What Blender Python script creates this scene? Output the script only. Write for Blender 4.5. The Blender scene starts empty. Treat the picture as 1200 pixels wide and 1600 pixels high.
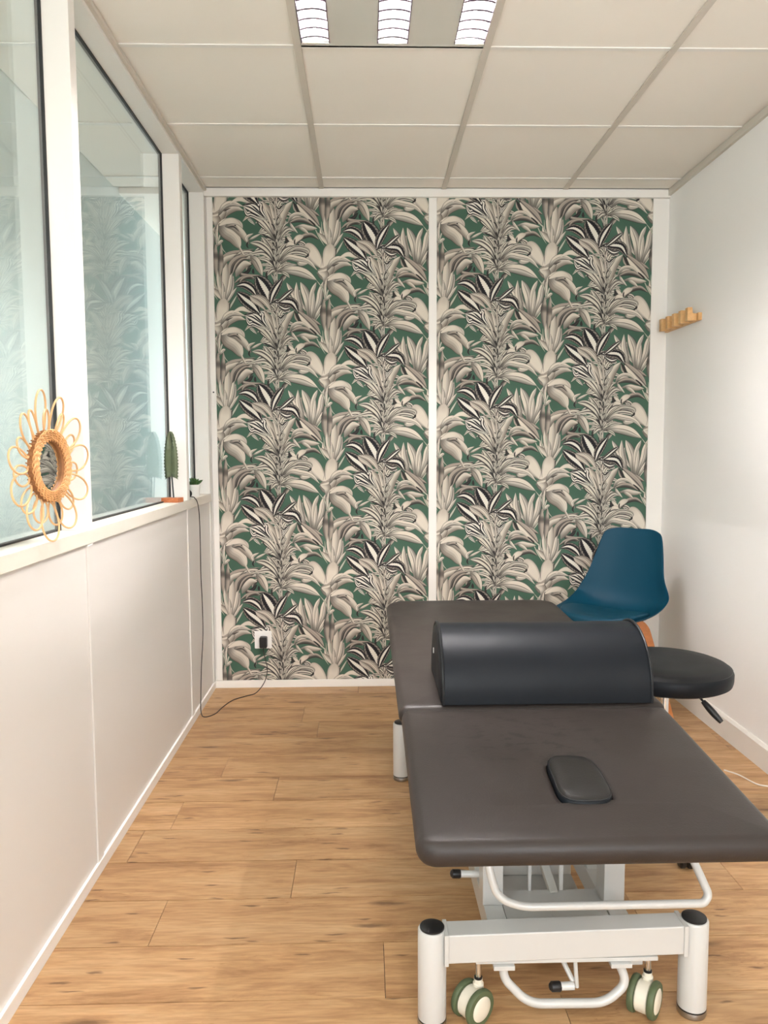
import bpy, bmesh, math, random
import numpy as np
from mathutils import Vector, Matrix
random.seed(3)
S = bpy.context.scene
COL = S.collection
PI = math.pi
# ---------------------------------------------------------------- camera
cam_d = bpy.data.cameras.new('camera'); cam = bpy.data.objects.new('camera', cam_d); COL.objects.link(cam); S.camera = cam
F_PX, PITCH, YAW, ROLL, CZ = 1211.02, 0.0832, 0.0240, -0.0044, 1.2338
cam_d.sensor_fit = 'VERTICAL'; cam_d.sensor_height = 24.0; cam_d.lens = 24.0*F_PX/1600.0
cam_d.clip_start = 0.02; cam_d.clip_end = 100
_f = Vector((math.sin(YAW)*math.cos(PITCH), math.cos(YAW)*math.cos(PITCH), -math.sin(PITCH)))
_r = Vector((math.cos(YAW), -math.sin(YAW), 0)); _u = _r.cross(_f)
_r2 = _r*math.cos(ROLL)+_u*math.sin(ROLL); _u2 = -_r*math.sin(ROLL)+_u*math.cos(ROLL)
M3 = Matrix((_r2, _u2, -_f)).transposed()
cam.matrix_world = Matrix.Translation((0, 0, CZ)) @ M3.to_4x4()
# ---------------------------------------------------------------- view, world, daylight
S.view_settings.view_transform = 'Standard'; S.view_settings.look = 'None'
S.view_settings.gamma = 1.0; S.view_settings.use_curve_mapping = False
S.view_settings.exposure = 2.25
W = bpy.data.worlds.new('sky'); S.world = W; W.use_nodes = True
W.node_tree.nodes['Background'].inputs[0].default_value = (0.80, 0.90, 1.0, 1)
W.node_tree.nodes['Background'].inputs[1].default_value = 1.0
def area(name, loc, rot, sx, sy, power, col):
    d = bpy.data.lights.new(name, 'AREA'); d.shape = 'RECTANGLE'; d.size = sx; d.size_y = sy; d.energy = power; d.color = col
    o = bpy.data.objects.new(name, d); COL.objects.link(o); o.location = loc; o.rotation_euler = rot; return o
# daylight entering through the window in the wall behind the camera; the corridor areas are added fill lights
area('daylight', (0.55, -2.32, 1.55), (PI/2, 0, 0), 1.66, 1.46, 15, (0.97, 0.985, 1.0))
area('corridor_fill', (-1.225, -0.80, 1.50), (0, -PI/2, 0), 1.5, 1.9, 23, (0.93, 0.98, 1.0))  # added side light with no known source, brightens room and corridor
area('corridor_end_fill', (-1.04, 6.85, 1.55), (-PI/2, 0, 0), 0.3, 1.6, 17, (0.93, 0.98, 1.0))  # added light at the far end, lifts the wall behind the glass
# ---------------------------------------------------------------- helpers
def srgb(c):
    out = []
    for v in c:
        v = v/255.0
        out.append(v/12.92 if v <= .04045 else ((v+.055)/1.055)**2.4)
    return out
def NT(name):
    m = bpy.data.materials.new(name); m.use_nodes = True; t = m.node_tree; return m, t, t.nodes['Principled BSDF']
def mat(name, col, rough=.5, metal=0, var=0.0, vscale=4, bump=0.0, bscale=200, coat=0, spec=.5, stretch=(1, 1, 1), coord='Object'):
    m, t, b = NT(name)
    c = srgb(col); b.inputs['Base Color'].default_value = (*c, 1)
    b.inputs['Roughness'].default_value = rough; b.inputs['Metallic'].default_value = metal
    b.inputs['Specular IOR Level'].default_value = spec; b.inputs['Coat Weight'].default_value = coat
    tc = t.nodes.new('ShaderNodeTexCoord'); mp = t.nodes.new('ShaderNodeMapping'); mp.inputs['Scale'].default_value = stretch
    t.links.new(tc.outputs[coord], mp.inputs[0])
    n = t.nodes.new('ShaderNodeTexNoise'); n.inputs['Scale'].default_value = vscale; n.inputs['Detail'].default_value = 4
    t.links.new(mp.outputs[0], n.inputs['Vector'])
    mx = t.nodes.new('ShaderNodeMix'); mx.data_type = 'RGBA'
    mx.inputs[6].default_value = (*[x*(1-var) for x in c], 1); mx.inputs[7].default_value = (*[min(1, x*(1+var)) for x in c], 1)
    t.links.new(n.outputs[0], mx.inputs[0]); t.links.new(mx.outputs[2], b.inputs['Base Color'])
    if bump:
        n2 = t.nodes.new('ShaderNodeTexNoise'); n2.inputs['Scale'].default_value = bscale; n2.inputs['Detail'].default_value = 3
        t.links.new(mp.outputs[0], n2.inputs['Vector'])
        bp = t.nodes.new('ShaderNodeBump'); bp.inputs['Strength'].default_value = bump; bp.inputs['Distance'].default_value = .002
        t.links.new(n2.outputs[0], bp.inputs['Height']); t.links.new(bp.outputs[0], b.inputs['Normal'])
    return m
def setp(o, label=None, cat=None, group=None, kind=None):
    if label: o['label'] = label
    if cat: o['category'] = cat
    if group: o['group'] = group
    if kind: o['kind'] = kind
    return o
def empty(name, loc=(0, 0, 0), rz=0, **k):
    o = bpy.data.objects.new(name, None); COL.objects.link(o); o.location = loc; o.rotation_euler = (0, 0, rz); o.empty_display_size = .05
    return setp(o, **k)
def link(name, bm, m, parent=None, smooth=False, bevel=0, seg=2, subsurf=0, **k):
    bmesh.ops.recalc_face_normals(bm, faces=bm.faces)
    me = bpy.data.meshes.new(name); bm.to_mesh(me); bm.free()
    me.materials.append(m)
    if smooth or bevel:
        me.polygons.foreach_set('use_smooth', [True]*len(me.polygons))
        if not bevel: me.set_sharp_from_angle(angle=math.radians(42))
    o = bpy.data.objects.new(name, me); COL.objects.link(o)
    if parent: o.parent = parent
    if bevel:
        b = o.modifiers.new('bevel', 'BEVEL'); b.width = bevel; b.segments = seg; b.limit_method = 'ANGLE'; b.angle_limit = math.radians(40); b.harden_normals = True
    if subsurf:
        s = o.modifiers.new('sub', 'SUBSURF'); s.levels = subsurf; s.render_levels = subsurf
    return setp(o, **k)
def nb(): return bmesh.new()
def box(bm, x0, x1, y0, y1, z0, z1):
    v = [bm.verts.new(p) for p in ((x0, y0, z0), (x1, y0, z0), (x1, y1, z0), (x0, y1, z0), (x0, y0, z1), (x1, y0, z1), (x1, y1, z1), (x0, y1, z1))]
    for f in ((0, 3, 2, 1), (4, 5, 6, 7), (0, 1, 5, 4), (1, 2, 6, 5), (2, 3, 7, 6), (3, 0, 4, 7)): bm.faces.new([v[i] for i in f])
    return bm
def bx(*a): return box(nb(), *a)
def smoothpts(pts, n):
    P = [Vector(p) for p in pts]; Q = [2*P[0]-P[1]]+P+[2*P[-1]-P[-2]]; out = []
    m = len(P)-1
    for k in range(m):
        for j in range(n):
            f = j/n; a, b, c, d = Q[k:k+4]
            out.append(.5*((2*b)+(c-a)*f+(2*a-5*b+4*c-d)*f*f+(3*b-a-3*c+d)*f**3))
    out.append(P[-1]); return out
def tube(bm, pts, r, n=10, closed=False, rad=None, cap=True):
    P = [Vector(p) for p in pts]; m = len(P); rings = []
    up = None
    for i in range(m):
        if closed: T = (P[(i+1) % m]-P[i-1]).normalized()
        else: T = (P[min(i+1, m-1)]-P[max(i-1, 0)]).normalized()
        if up is None: up = T.orthogonal().normalized()
        else:
            up = up-T*up.dot(T)
            up = up.normalized() if up.length > 1e-6 else T.orthogonal().normalized()
        B = T.cross(up); rr = rad[i] if rad else r
        rings.append([bm.verts.new(P[i]+(up*math.cos(2*PI*k/n)+B*math.sin(2*PI*k/n))*rr) for k in range(n)])
    for i in range(m if closed else m-1):
        a, b = rings[i], rings[(i+1) % m]
        for k in range(n): bm.faces.new((a[k], a[(k+1) % n], b[(k+1) % n], b[k]))
    if cap and not closed:
        bm.faces.new(rings[0][::-1]); bm.faces.new(rings[-1])
    return bm
def fillet(pts, r, n=6):
    P = [Vector(p) for p in pts]; out = [P[0]]
    for i in range(1, len(P)-1):
        a = (P[i-1]-P[i]); b = (P[i+1]-P[i]); rr = min(r, a.length*.45, b.length*.45)
        A = P[i]+a.normalized()*rr; B = P[i]+b.normalized()*rr
        for k in range(n+1):
            t = k/n; out.append(A*(1-t)**2+P[i]*2*t*(1-t)+B*t*t)
    out.append(P[-1]); return out
def lathe(bm, prof, n=24, c=(0, 0, 0), axis=None, ring=False):
    M = Matrix.Identity(3)
    if axis is not None: M = Vector((0, 0, 1)).rotation_difference(Vector(axis)).to_matrix()
    c = Vector(c); rings = []
    for r, z in prof:
        if r < 1e-5: rings.append([bm.verts.new(c+M@Vector((0, 0, z)))])
        else: rings.append([bm.verts.new(c+M@Vector((r*math.cos(2*PI*k/n), r*math.sin(2*PI*k/n), z))) for k in range(n)])
    for a, b in zip(rings, rings[1:]+(rings[:1] if ring else [])):
        for k in range(n):
            va = [a[0]] if len(a) == 1 else [a[k], a[(k+1) % n]]
            vb = [b[0]] if len(b) == 1 else [b[(k+1) % n], b[k]]
            f = va+vb
            if len(f) >= 3: bm.faces.new(f)
    if not ring and len(rings[0]) > 1: bm.faces.new(rings[0][::-1])
    if not ring and len(rings[-1]) > 1: bm.faces.new(rings[-1])
    return bm
def prism(bm, poly, z0, z1, fn=None):
    fn = fn or (lambda x, y, z: (x, y, z)); n = len(poly)
    a = [bm.verts.new(fn(x, y, z0)) for x, y in poly]; b = [bm.verts.new(fn(x, y, z1)) for x, y in poly]
    for i in range(n): bm.faces.new((a[i], a[(i+1) % n], b[(i+1) % n], b[i]))
    bm.faces.new(a[::-1]); bm.faces.new(b); return bm
def rrect(x0, x1, y0, y1, r, n=6, rs=None):
    rs = rs or (r, r, r, r); out = []
    for (cx, cy, a0, rr) in ((x1, y1, 0, rs[2]), (x0, y1, PI/2, rs[3]), (x0, y0, PI, rs[0]), (x1, y0, 1.5*PI, rs[1])):
        sx = -1 if cx == x1 else 1; sy = -1 if cy == y1 else 1
        for k in range(n+1):
            a = a0+PI/2*k/n; out.append((cx+sx*rr+rr*math.cos(a), cy+sy*rr+rr*math.sin(a)))
    return out
def dup(o, parent=None):
    c = o.copy(); COL.objects.link(c); c.parent = parent
    for ch in [x for x in list(o.children)]: dup(ch, c)
    return c
# ---------------------------------------------------------------- room dimensions
XL, XR, YB, YF, H = -0.779, 1.522, 3.942, -2.2, 2.497
GX = -0.854            # glass plane of the partition
SILL = 1.006
# ---------------------------------------------------------------- wallpaper print (flat printed pattern, drawn with numpy)
WPN = 640                      # texture pixels per pattern width
WU, HU = 1990.0, 2040.0        # pattern width / height in drawing units
GREEN = (80, 114, 95)
def _cr(pts, n):
    P = np.array(pts, float)
    if len(P) == 2: P = np.array([P[0], (P[0]+P[1])/2, P[1]])
    Q = np.vstack([2*P[0]-P[1], P, 2*P[-1]-P[-2]])
    out = []
    m = len(P)-1
    for t in np.linspace(0, m-1e-6, n):
        i = int(t); f = t-i
        a, b, c, d = Q[i], Q[i+1], Q[i+2], Q[i+3]
        out.append(.5*((2*b)+(-a+c)*f+(2*a-5*b+4*c-d)*f*f+(-a+3*b-3*c+d)*f**3))
    return np.array(out)
def _mix(a, b, t): return a+(b-a)*t[..., None]
def _ss(x, a, b):
    t = np.clip((x-a)/(b-a), 0, 1); return t*t*(3-2*t)
CRM = np.array((226, 216, 200.)); BEI = np.array((184, 171, 157.)); GRY = np.array((116, 111, 105.)); DRK = np.array((40, 38, 42.)); WHT = np.array((232, 226, 214.)); SAG = np.array((196,200,180.))
def _style(st, u, v, d, seed):
    au = np.abs(u); r = np.random.RandomState(seed); ph = r.rand()*6
    ones = np.ones_like(u)
    if st == 'black':      # pale heart, serrated black bands, hatched grey margin
        ser = .07*np.abs(((v*15+ph) % 1)*2-1)
        hw = .23*np.sin(np.pi*np.clip(v*.92+.08, 0, 1))**.5
        c = _mix(WHT, DRK, _ss(au, hw+ser-.03, hw+ser+.06))
        m = _mix(GRY*.95, BEI*.9, .5+.5*np.sin(v*60+au*14))
        c2 = c+(m-c)*_ss(au, .60+ser, .70+ser)[..., None]
        return _mix(c2, DRK*np.ones(3), _ss(au, .88, .94))
    if st == 'hatch':      # pale leaf with dark ticks
        t = np.abs(((v*17+au*2.0+ph) % 1)*2-1)
        c = _mix(CRM, BEI, _ss(au, .1, .8))
        c = _mix(c, DRK*np.ones(3), (1-_ss(t, .25, .5))*_ss(u, .15, .3)*.9)
        c = _mix(c, GRY*.7, (1-_ss(au, .02, .10))*.8)
        return _mix(c, DRK*1.1, _ss(au, .86, .95))
    if st == 'zebra':      # diagonal black and cream stripes
        t = np.sin(u*7.5+v*3+ph)
        c = _mix(WHT, DRK*np.ones(3), _ss(t, .15, .5))
        return _mix(c, DRK*1.2, _ss(au, .88, .96))
    if st == 'strap':      # narrow leaf, long stripes
        t = np.sin(u*6.0+ph+np.sin(v*5+ph)*.6)
        c = _mix(CRM, GRY*.62, _ss(t, .25, .95)*.9)
        c = _mix(c, SAG, (1-_ss(t, -1, -.3))*.5)
        c = _mix(c, DRK*1.2, (1-_ss(np.abs(u-.12), .02, .16))*.8*(1-v*.8))
        c = _mix(c, GRY*.55, (1-_ss(v, .0, .3))*.7)
        return _mix(c, DRK*1.2, _ss(au, .82, .95)*.9)
    if st == 'petal':
        c = _mix(CRM, BEI, _ss(v, .45, 1.0)*.55)
        c = _mix(c, BEI*.93, _ss(au, .55, 1)*.6)
        c = c-(np.sin(u*26+ph)*3.0*_ss(v, .2, .6))[..., None]
        return _mix(c, GRY*.9, _ss(au, .92, .99)*.55)
    if st == 'beige':
        c = _mix(CRM*.97, BEI*.80, _ss(u, -.5, .95))
        c = c-(np.sin(u*18+ph+v*2)*6)[..., None]
        c = _mix(c, GRY*.95, (1-_ss(v, 0, .4))*.7)
        return _mix(c, GRY*.55, _ss(au, .86, .97)*.8)
    if st == 'grey':
        c = _mix(BEI*.97, GRY*.6, _ss(u, -.4, .7))
        c = c-(np.sin(u*14+ph)*9)[..., None]
        c = _mix(c, DRK*1.3, (1-_ss(np.abs(u-.05), .02, .10))*.6)
        return _mix(c, DRK*1.5, _ss(au, .88, .98)*.75)
    if st == 'band':       # grey leaf with a dark band across
        c = _mix(BEI*.98, GRY*.95, _ss(u, -.2, .9))
        c = _mix(c, GRY*.6, (1-_ss(np.abs(v-.36), .02, .17))*.6)
        c = c-(np.sin(u*14+ph)*6)[..., None]
        return _mix(c, GRY*.55, _ss(au, .88, .98)*.7)
    if st == 'cream':
        c = _mix(CRM, GRY*1.05, _ss(u, -.1, .95)*.85)
        c = _mix(c, GRY*.6, (1-_ss(np.abs(u+.05), .02, .12))*.7)
        c = c-(np.sin(u*20+v*3+ph)*9)[..., None]
        c = _mix(c, GRY*.8, (1-_ss(v, 0, .35))*.7)
        return _mix(c, GRY*.4, _ss(au, .86, .97)*.9)
    if st == 'dark':
        return _mix(GRY*.55, DRK*np.ones(3), _ss(au, .3, .9))
    if st == 'stem':
        return _mix(SAG, GRY*.8, _ss(au, .4, .95))
    return BEI*ones[..., None]
def draw_wallpaper():
    Wp, Hp = 2*WPN, WPN
    img = np.empty((Hp, Wp, 3)); img[:] = GREEN
    yy, xx = np.mgrid[0:Hp, 0:Wp]
    img += (np.sin(xx*np.pi*8/Wp+np.cos(yy*np.pi*4/Hp)*2)*3)[..., None]
    sx, sy = WPN/WU, WPN/HU
    cnt = [0]
    def leaf(pts, w, st, pk=.45, tip=1.0, base=.25, side=0):
        cnt[0] += 1; seed = cnt[0]
        P = _cr(pts, 84); w = w*(1.14 if st == 'black' else 1.22 if st in ('strap', 'zebra') else 1.1 if st in ('cream', 'grey', 'beige') else 1.0)
        P[:, 0] -= .027*(P[:, 1]-570)
        P = P*np.array([sx, sy]); w = w*sx
        n = len(P); v = np.linspace(0, 1, n)
        # half width profile: rises from base, peak at pk, to a pointed tip
        prof = np.where(v < pk, base+(1-base)*np.sin(np.pi/2*v/pk), np.cos(np.pi/2*np.clip((v-pk)/(1-pk), 0, 1)**1.25)**tip)
        prof = np.nan_to_num(prof)
        hw = np.maximum(w*prof, .35)
        T = np.gradient(P, axis=0); T /= np.linalg.norm(T, axis=1)[:, None]+1e-9
        x0, y0 = np.floor(P.min(0)-w-3).astype(int); x1, y1 = np.ceil(P.max(0)+w+3).astype(int)
        X, Y = np.meshgrid(np.arange(x0, x1), np.arange(y0, y1))
        best = np.full(X.shape, 1e9); U = np.zeros(X.shape); V = np.zeros(X.shape); Dd = np.zeros(X.shape); HW = np.ones(X.shape)
        for i in range(n):
            dx = X-P[i, 0]; dy = Y-P[i, 1]
            d2 = np.hypot(dx, dy)-hw[i]*.35
            k = d2 < best
            lat = -dx*T[i, 1]+dy*T[i, 0]
            best = np.where(k, d2, best); Dd = np.where(k, lat, Dd); V = np.where(k, v[i], V); HW = np.where(k, hw[i], HW)
            along = dx*T[i, 0]+dy*T[i, 1]
            U = np.where(k, np.hypot(lat, along*(1.0 if i in (0, n-1) else .0)), U)
        a = 1-np.clip((U-HW)/1.0+.5, 0, 1)
        u = np.clip(Dd/HW, -1, 1)
        c = _style(st, u, V, Dd, seed)
        for ox, oy in ((0, 0), (WPN, -WPN//2)):
            ix = np.ix_((np.arange(y0, y1)+oy) % Hp, (np.arange(x0, x1)+ox) % Wp)
            img[ix] = img[ix]*(1-a[..., None])+c*a[..., None]
    L = leaf
    # --- soft undergrowth between the plants
    rs = np.random.RandomState(4)
    for k in range(26):
        a = rs.uniform(-np.pi, 0); bx, by = 1090+rs.uniform(-60, 60), rs.uniform(1000, 2000); l = rs.uniform(260, 470)
        L([(bx, by), (bx+np.cos(a)*l*.5, by+np.sin(a)*l*.4-60), (bx+np.cos(a)*l, by+np.sin(a)*l*.35)], rs.uniform(28, 44), 'strap' if k % 3 else 'grey')
    for cy in (700, 880, 1060, 1250, 1400, 1560, 1720, 1860, 1990):
        for k in range(9):
            a = -np.pi/2+(k-4)*.36+rs.uniform(-.12, .12); l = rs.uniform(190, 340)
            bx = 1085+rs.uniform(-15, 15)
            L([(bx, cy+60), (bx+np.cos(a)*l*.55, cy+60+np.sin(a)*l*.7), (bx+np.cos(a)*l, cy+60+np.sin(a)*l*.8)], rs.uniform(20, 34), 'strap')
    # --- pale palm on the left (P1): stem and rising blades
    L([(110, 1000), (120, 800), (105, 560)], 34, 'grey', base=.9)
    L([(20, 1250), (60, 1080), (160, 930), (330, 860), (500, 900)], 75, 'beige', pk=.45)
    L([(100, 520), (-30, 330), (-110, 200), (-230, 120)], 22, 'stem')
    L([(120, 500), (-30, 360), (-110, 200)], 55, 'cream')
    L([(125, 540), (-10, 420), (-160, 280)], 50, 'beige')
    L([(95, 600), (40, 330), (0, 120), (-50, -80)], 60, 'beige')
    L([(100, 620), (215, 380), (250, 240), (262, 60)], 34, 'cream')
    L([(105, 640), (230, 430), (325, 285)], 26, 'cream')
    L([(140, 760), (240, 590), (335, 420)], 24, 'stem')
    L([(90, 640), (120, 300), (130, 60), (120, -200)], 82, 'beige', pk=.6)
    L([(100, 600), (185, 330), (215, 150), (225, -30)], 42, 'cream')
    L([(60, 640), (75, 350), (60, 180)], 26, 'cream')
    # arching leaf on top of the palm, turning right
    L([(110, 1930), (150, 1800), (260, 1720), (450, 1670), (700, 1610)], 62, 'grey', pk=.3)
    L([(120, 1960), (160, 1820), (270, 1760), (380, 1700)], 50, 'beige', pk=.4)
    L([(330, 1760), (480, 1690), (640, 1680), (820, 1750)], 40, 'strap')
    L([(420, 1830), (560, 1760), (700, 1790), (800, 1860)], 46, 'strap')
    L([(560, 2000), (600, 1900), (700, 1830)], 40, 'grey')
    L([(640, 1960), (560, 2050), (420, 2090)], 30, 'dark')
    L([(30, 850), (140, 700), (200, 560)], 40, 'grey'); L([(1560, 980), (1450, 880), (1400, 760)], 30, 'grey')
    L([(100, 900), (60, 720), (110, 560)], 60, 'beige')
    L([(380, 0), (420, 60), (560, 80), (760, 60)], 40, 'grey'); L([(1240, 60), (1180, 110), (1120, 200)], 40, 'grey')
    L([(1500, 1480), (1600, 1540), (1700, 1700)], 50, 'strap'); L([(1480, 1560), (1600, 1600), (1740, 1700)], 46, 'strap')
    # spiky cream fan (S)
    L([(1560, 760), (1440, 520), (1320, 320), (1245, 195)], 46, 'cream')
    L([(1600, 800), (1480, 640), (1330, 480), (1300, 430)], 26, 'cream')
    L([(1700, 800), (1560, 640), (1500, 480), (1490, 320)], 30, 'cream')
    L([(1560, 800), (1450, 480), (1430, 185)], 52, 'cream')
    L([(1690, 850), (1690, 600), (1650, 400), (1660, 330)], 24, 'cream')
    L([(1670, 850), (1640, 520), (1580, 340), (1505, 185)], 74, 'cream')
    L([(1700, 880), (1700, 600), (1720, 400), (1800, 190)], 40, 'cream', pk=.75)
    L([(1720, 880), (1750, 600), (1760, 360)], 36, 'cream')
    L([(1740, 900), (1850, 560), (1880, 360), (1930, 170)], 56, 'cream')
    L([(1760, 920), (1880, 700), (1960, 560)], 34, 'cream')
    L([(1790, 920), (1880, 780), (1960, 600)], 14, 'stem')
    # stems
    L([(1990, 100), (1960, 260), (1960, 420), (1975, 560)], 30, 'cream')
    L([(1970, 560), (2010, 380), (2060, 260)], 20, 'stem')
    L([(1980, 540), (2040, 460), (2085, 440)], 30, 'cream')
    L([(1800, 150), (1910, 300), (1985, 500)], 13, 'stem')
    L([(2040, 480), (2080, 600), (2160, 690)], 11, 'stem', pk=.3)
    L([(1930, 1100), (1950, 1280), (2000, 1340)], 12, 'stem'); L([(2010, 1080), (2030, 1230), (2050, 1330)], 12, 'stem')
    L([(1830, 1260), (1900, 1400), (2000, 1560)], 14, 'stem', base=.8)
    # grey banded leaves
    L([(1945, 520), (1935, 800), (1965, 1120)], 58, 'band')
    L([(2045, 520), (2040, 850), (2020, 1130)], 50, 'band')
    # flower petals and bract
    L([(1905, 1950), (1770, 1800), (1700, 1700), (1655, 1520)], 66, 'cream')
    L([(1965, 1960), (1830, 1760), (1730, 1620), (1655, 1515)], 118, 'petal', pk=.5, tip=.8)
    L([(1955, 1960), (2060, 1780), (2090, 1660), (2105, 1525)], 118, 'petal', pk=.55, tip=.7)
    L([(1975, 1930), (1960, 1800), (1930, 1640)], 5, 'grey')
    L([(1880, 2060), (2000, 2120), (2100, 2010), (2200, 1900)], 74, 'beige', pk=.45)
    L([(2010, 2240), (2010, 2080), (1880, 2000)], 70, 'beige', pk=.6)
    L([(1880, 2010), (2000, 1985), (2150, 1910), (2280, 1870)], 30, 'grey', pk=.5)
    L([(1890, 2025), (2010, 2005), (2170, 1925)], 22, 'petal')
    # leaves reaching right from the flower (seen left of the striped plant)
    L([(40, 980), (130, 830), (280, 770), (500, 830)], 52, 'cream', pk=.5)
    L([(250, 760), (400, 690), (520, 710), (620, 770)], 46, 'petal', pk=.5)
    # nodding hood flower
    L([(10, 1300), (30, 1180), (130, 1090), (300, 1070), (440, 1140), (480, 1250)], 34, 'petal', pk=.6)
    L([(60, 1170), (170, 1290), (320, 1400), (420, 1580)], 118, 'beige', pk=.42, tip=.55)
    L([(60, 1170), (200, 1100), (340, 1110), (480, 1240)], 62, 'petal', pk=.5)
    L([(170, 1190), (330, 1210), (470, 1330), (600, 1520)], 66, 'beige', pk=.5, tip=.7)
    L([(190, 1200), (320, 1190), (430, 1300)], 24, 'grey', pk=.4)
    L([(335, 1170), (356, 1178)], 10, 'dark', base=.9)
    L([(600, 1520), (560, 1400), (680, 1320)], 30, 'cream'); L([(590, 1450), (700, 1390), (820, 1325)], 22, 'cream')
    L([(585, 1470), (560, 1540), (590, 1600)], 14, 'dark')
    # grey folded leaves lower left
    L([(250, 2080), (290, 1900), (420, 1780), (600, 1740)], 62, 'grey', pk=.35)
    L([(370, 2110), (440, 1960), (530, 1890), (650, 1895)], 74, 'beige', pk=.35)
    L([(300, 2080), (380, 1900), (500, 1800), (620, 1810)], 30, 'grey', pk=.35)
    L([(350, 2240), (450, 2170), (580, 2140), (700, 2180)], 34, 'grey')
    L([(680, 1980), (680, 2040), (700, 2070)], 22, 'dark'); L([(930, 2040), (930, 2110), (940, 2170)], 20, 'dark')
    # --- striped plant, lowest fan
    L([(1100, 2260), (1090, 2140), (1105, 2000)], 40, 'strap', base=.9)
    L([(1110, 2240), (1060, 2150), (1000, 2060)], 16, 'strap'); L([(1125, 2240), (1090, 2130), (1050, 2050)], 14, 'strap')
    L([(1110, 2010), (980, 1990), (850, 2030)], 36, 'strap'); L([(1110, 2020), (1030, 2010), (940, 2110)], 42, 'strap')
    L([(1100, 1960), (960, 1900), (840, 1930)], 26, 'strap')
    L([(1100, 1990), (1000, 1860), (880, 1800), (640, 1765)], 34, 'strap')
    L([(1180, 2010), (1270, 1930), (1380, 1910), (1500, 1905)], 30, 'strap')
    L([(1150, 2020), (1400, 2010), (1620, 2060), (1860, 2190)], 88, 'cream', pk=.55)
    L([(1180, 2030), (1290, 2080), (1360, 2150)], 26, 'strap')
    L([(640, 1760), (720, 1830), (790, 1960), (850, 2110)], 74, 'beige', pk=.4)
    L([(650, 1765), (740, 1860), (830, 2060)], 8, 'grey')
    # middle fan
    L([(1100, 1900), (1060, 1760), (1010, 1640), (960, 1560)], 34, 'strap')
    L([(1090, 1880), (1000, 1650), (900, 1480), (825, 1385)], 54, 'strap')
    L([(1080, 1880), (960, 1730), (820, 1670), (500, 1735)], 46, 'strap', pk=.5)
    L([(1070, 1850), (960, 1650), (800, 1530), (615, 1495)], 58, 'strap', pk=.6)
    L([(1120, 1890), (1220, 1700), (1330, 1600), (1500, 1560)], 40, 'strap')
    L([(1140, 1860), (1280, 1700), (1470, 1590), (1680, 1630), (1700, 1720)], 40, 'strap', pk=.5)
    L([(1140, 1860), (1300, 1730), (1460, 1680), (1640, 1710), (1670, 1760)], 36, 'strap', pk=.6)
    L([(1640, 1770), (1690, 1730), (1700, 1690)], 18, 'dark')
    L([(1190, 1880), (1320, 1770), (1480, 1790), (1700, 1850), (1870, 2010)], 56, 'cream', pk=.45)
    L([(1490, 1850), (1560, 1890), (1700, 1880)], 40, 'cream')
    L([(1460, 1530), (1560, 1400), (1740, 1350), (1900, 1440)], 42, 'grey', pk=.5)
    L([(1420, 1500), (1500, 1410), (1610, 1360)], 54, 'petal', pk=.5)
    L([(1270, 1560), (1300, 1460), (1270, 1390)], 34, 'dark')
    L([(1430, 1520), (1360, 1440), (1290, 1380)], 32, 'petal'); L([(1440, 1530), (1350, 1510), (1280, 1560)], 36, 'petal')
    L([(1440, 1530), (1440, 1470), (1450, 1420)], 12, 'dark')
    L([(1115, 1800), (1170, 1650), (1230, 1560), (1310, 1500)], 30, 'strap')
    L([(1105, 1960), (1108, 1850), (1112, 1700)], 26, 'zebra')
    L([(1115, 1980), (1118, 1930), (1116, 1880)], 12, 'dark'); L([(1112, 1700), (1115, 1660), (1112, 1600)], 9, 'dark')
    # dark diagonal leaf and grey hanging leaves, right
    L([(1400, 740), (1470, 850), (1500, 980)], 24, 'dark')
    L([(1440, 690), (1560, 830), (1740, 920), (1900, 1000)], 46, 'grey', pk=.6)
    L([(1470, 740), (1610, 880), (1760, 1020), (1900, 1180)], 78, 'grey', pk=.5)
    L([(1480, 790), (1580, 920), (1720, 1070), (1880, 1180)], 46, 'petal', pk=.5)
    L([(1560, 1060), (1680, 1080), (1780, 1150), (1830, 1180)], 30, 'dark')
    L([(1350, 1120), (1500, 1070), (1640, 1090), (1800, 1180)], 44, 'grey')
    L([(1440, 1210), (1580, 1190), (1700, 1220), (1860, 1230)], 46, 'beige', pk=.6)
    L([(1500, 1200), (1600, 1250), (1710, 1340)], 32, 'beige')
    L([(1340, 1110), (1400, 1210), (1500, 1320)], 26, 'cream')
    L([(1310, 1140), (1370, 1010), (1480, 960), (1600, 990), (1700, 1080)], 32, 'cream', pk=.45)
    L([(1350, 1080), (1450, 1020), (1560, 1010)], 20, 'beige')
    # upper fan
    L([(1110, 1480), (1220, 1290), (1300, 1230), (1420, 1260)], 34, 'strap')
    L([(1130, 1500), (1230, 1330), (1330, 1250), (1420, 1265)], 40, 'strap', pk=.6)
    L([(1110, 1470), (1170, 1260), (1240, 1150), (1330, 1110)], 36, 'strap')
    L([(1090, 1470), (960, 1330), (880, 1340), (800, 1330)], 34, 'strap')
    L([(1080, 1470), (930, 1380), (800, 1330)], 14, 'dark')
    L([(1095, 1480), (960, 1250), (820, 1120), (770, 1060)], 56, 'strap', pk=.6)
    L([(700, 1160), (620, 1080), (560, 1040)], 24, 'zebra')
    L([(1090, 1460), (960, 1230), (820, 1080), (620, 990), (470, 1110)], 50, 'strap', pk=.45)
    L([(1100, 1440), (1040, 1220), (960, 1100)], 34, 'strap'); L([(1105, 1440), (1085, 1250), (1050, 1100)], 30, 'strap')
    L([(1110, 1440), (1170, 1180), (1260, 900), (1395, 720)], 62, 'beige', pk=.62)
    L([(1112, 1440), (1135, 1250), (1160, 1100), (1170, 960)], 26, 'strap')
    L([(1100, 1430), (1060, 1300), (1100, 1080)], 20, 'strap')
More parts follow.
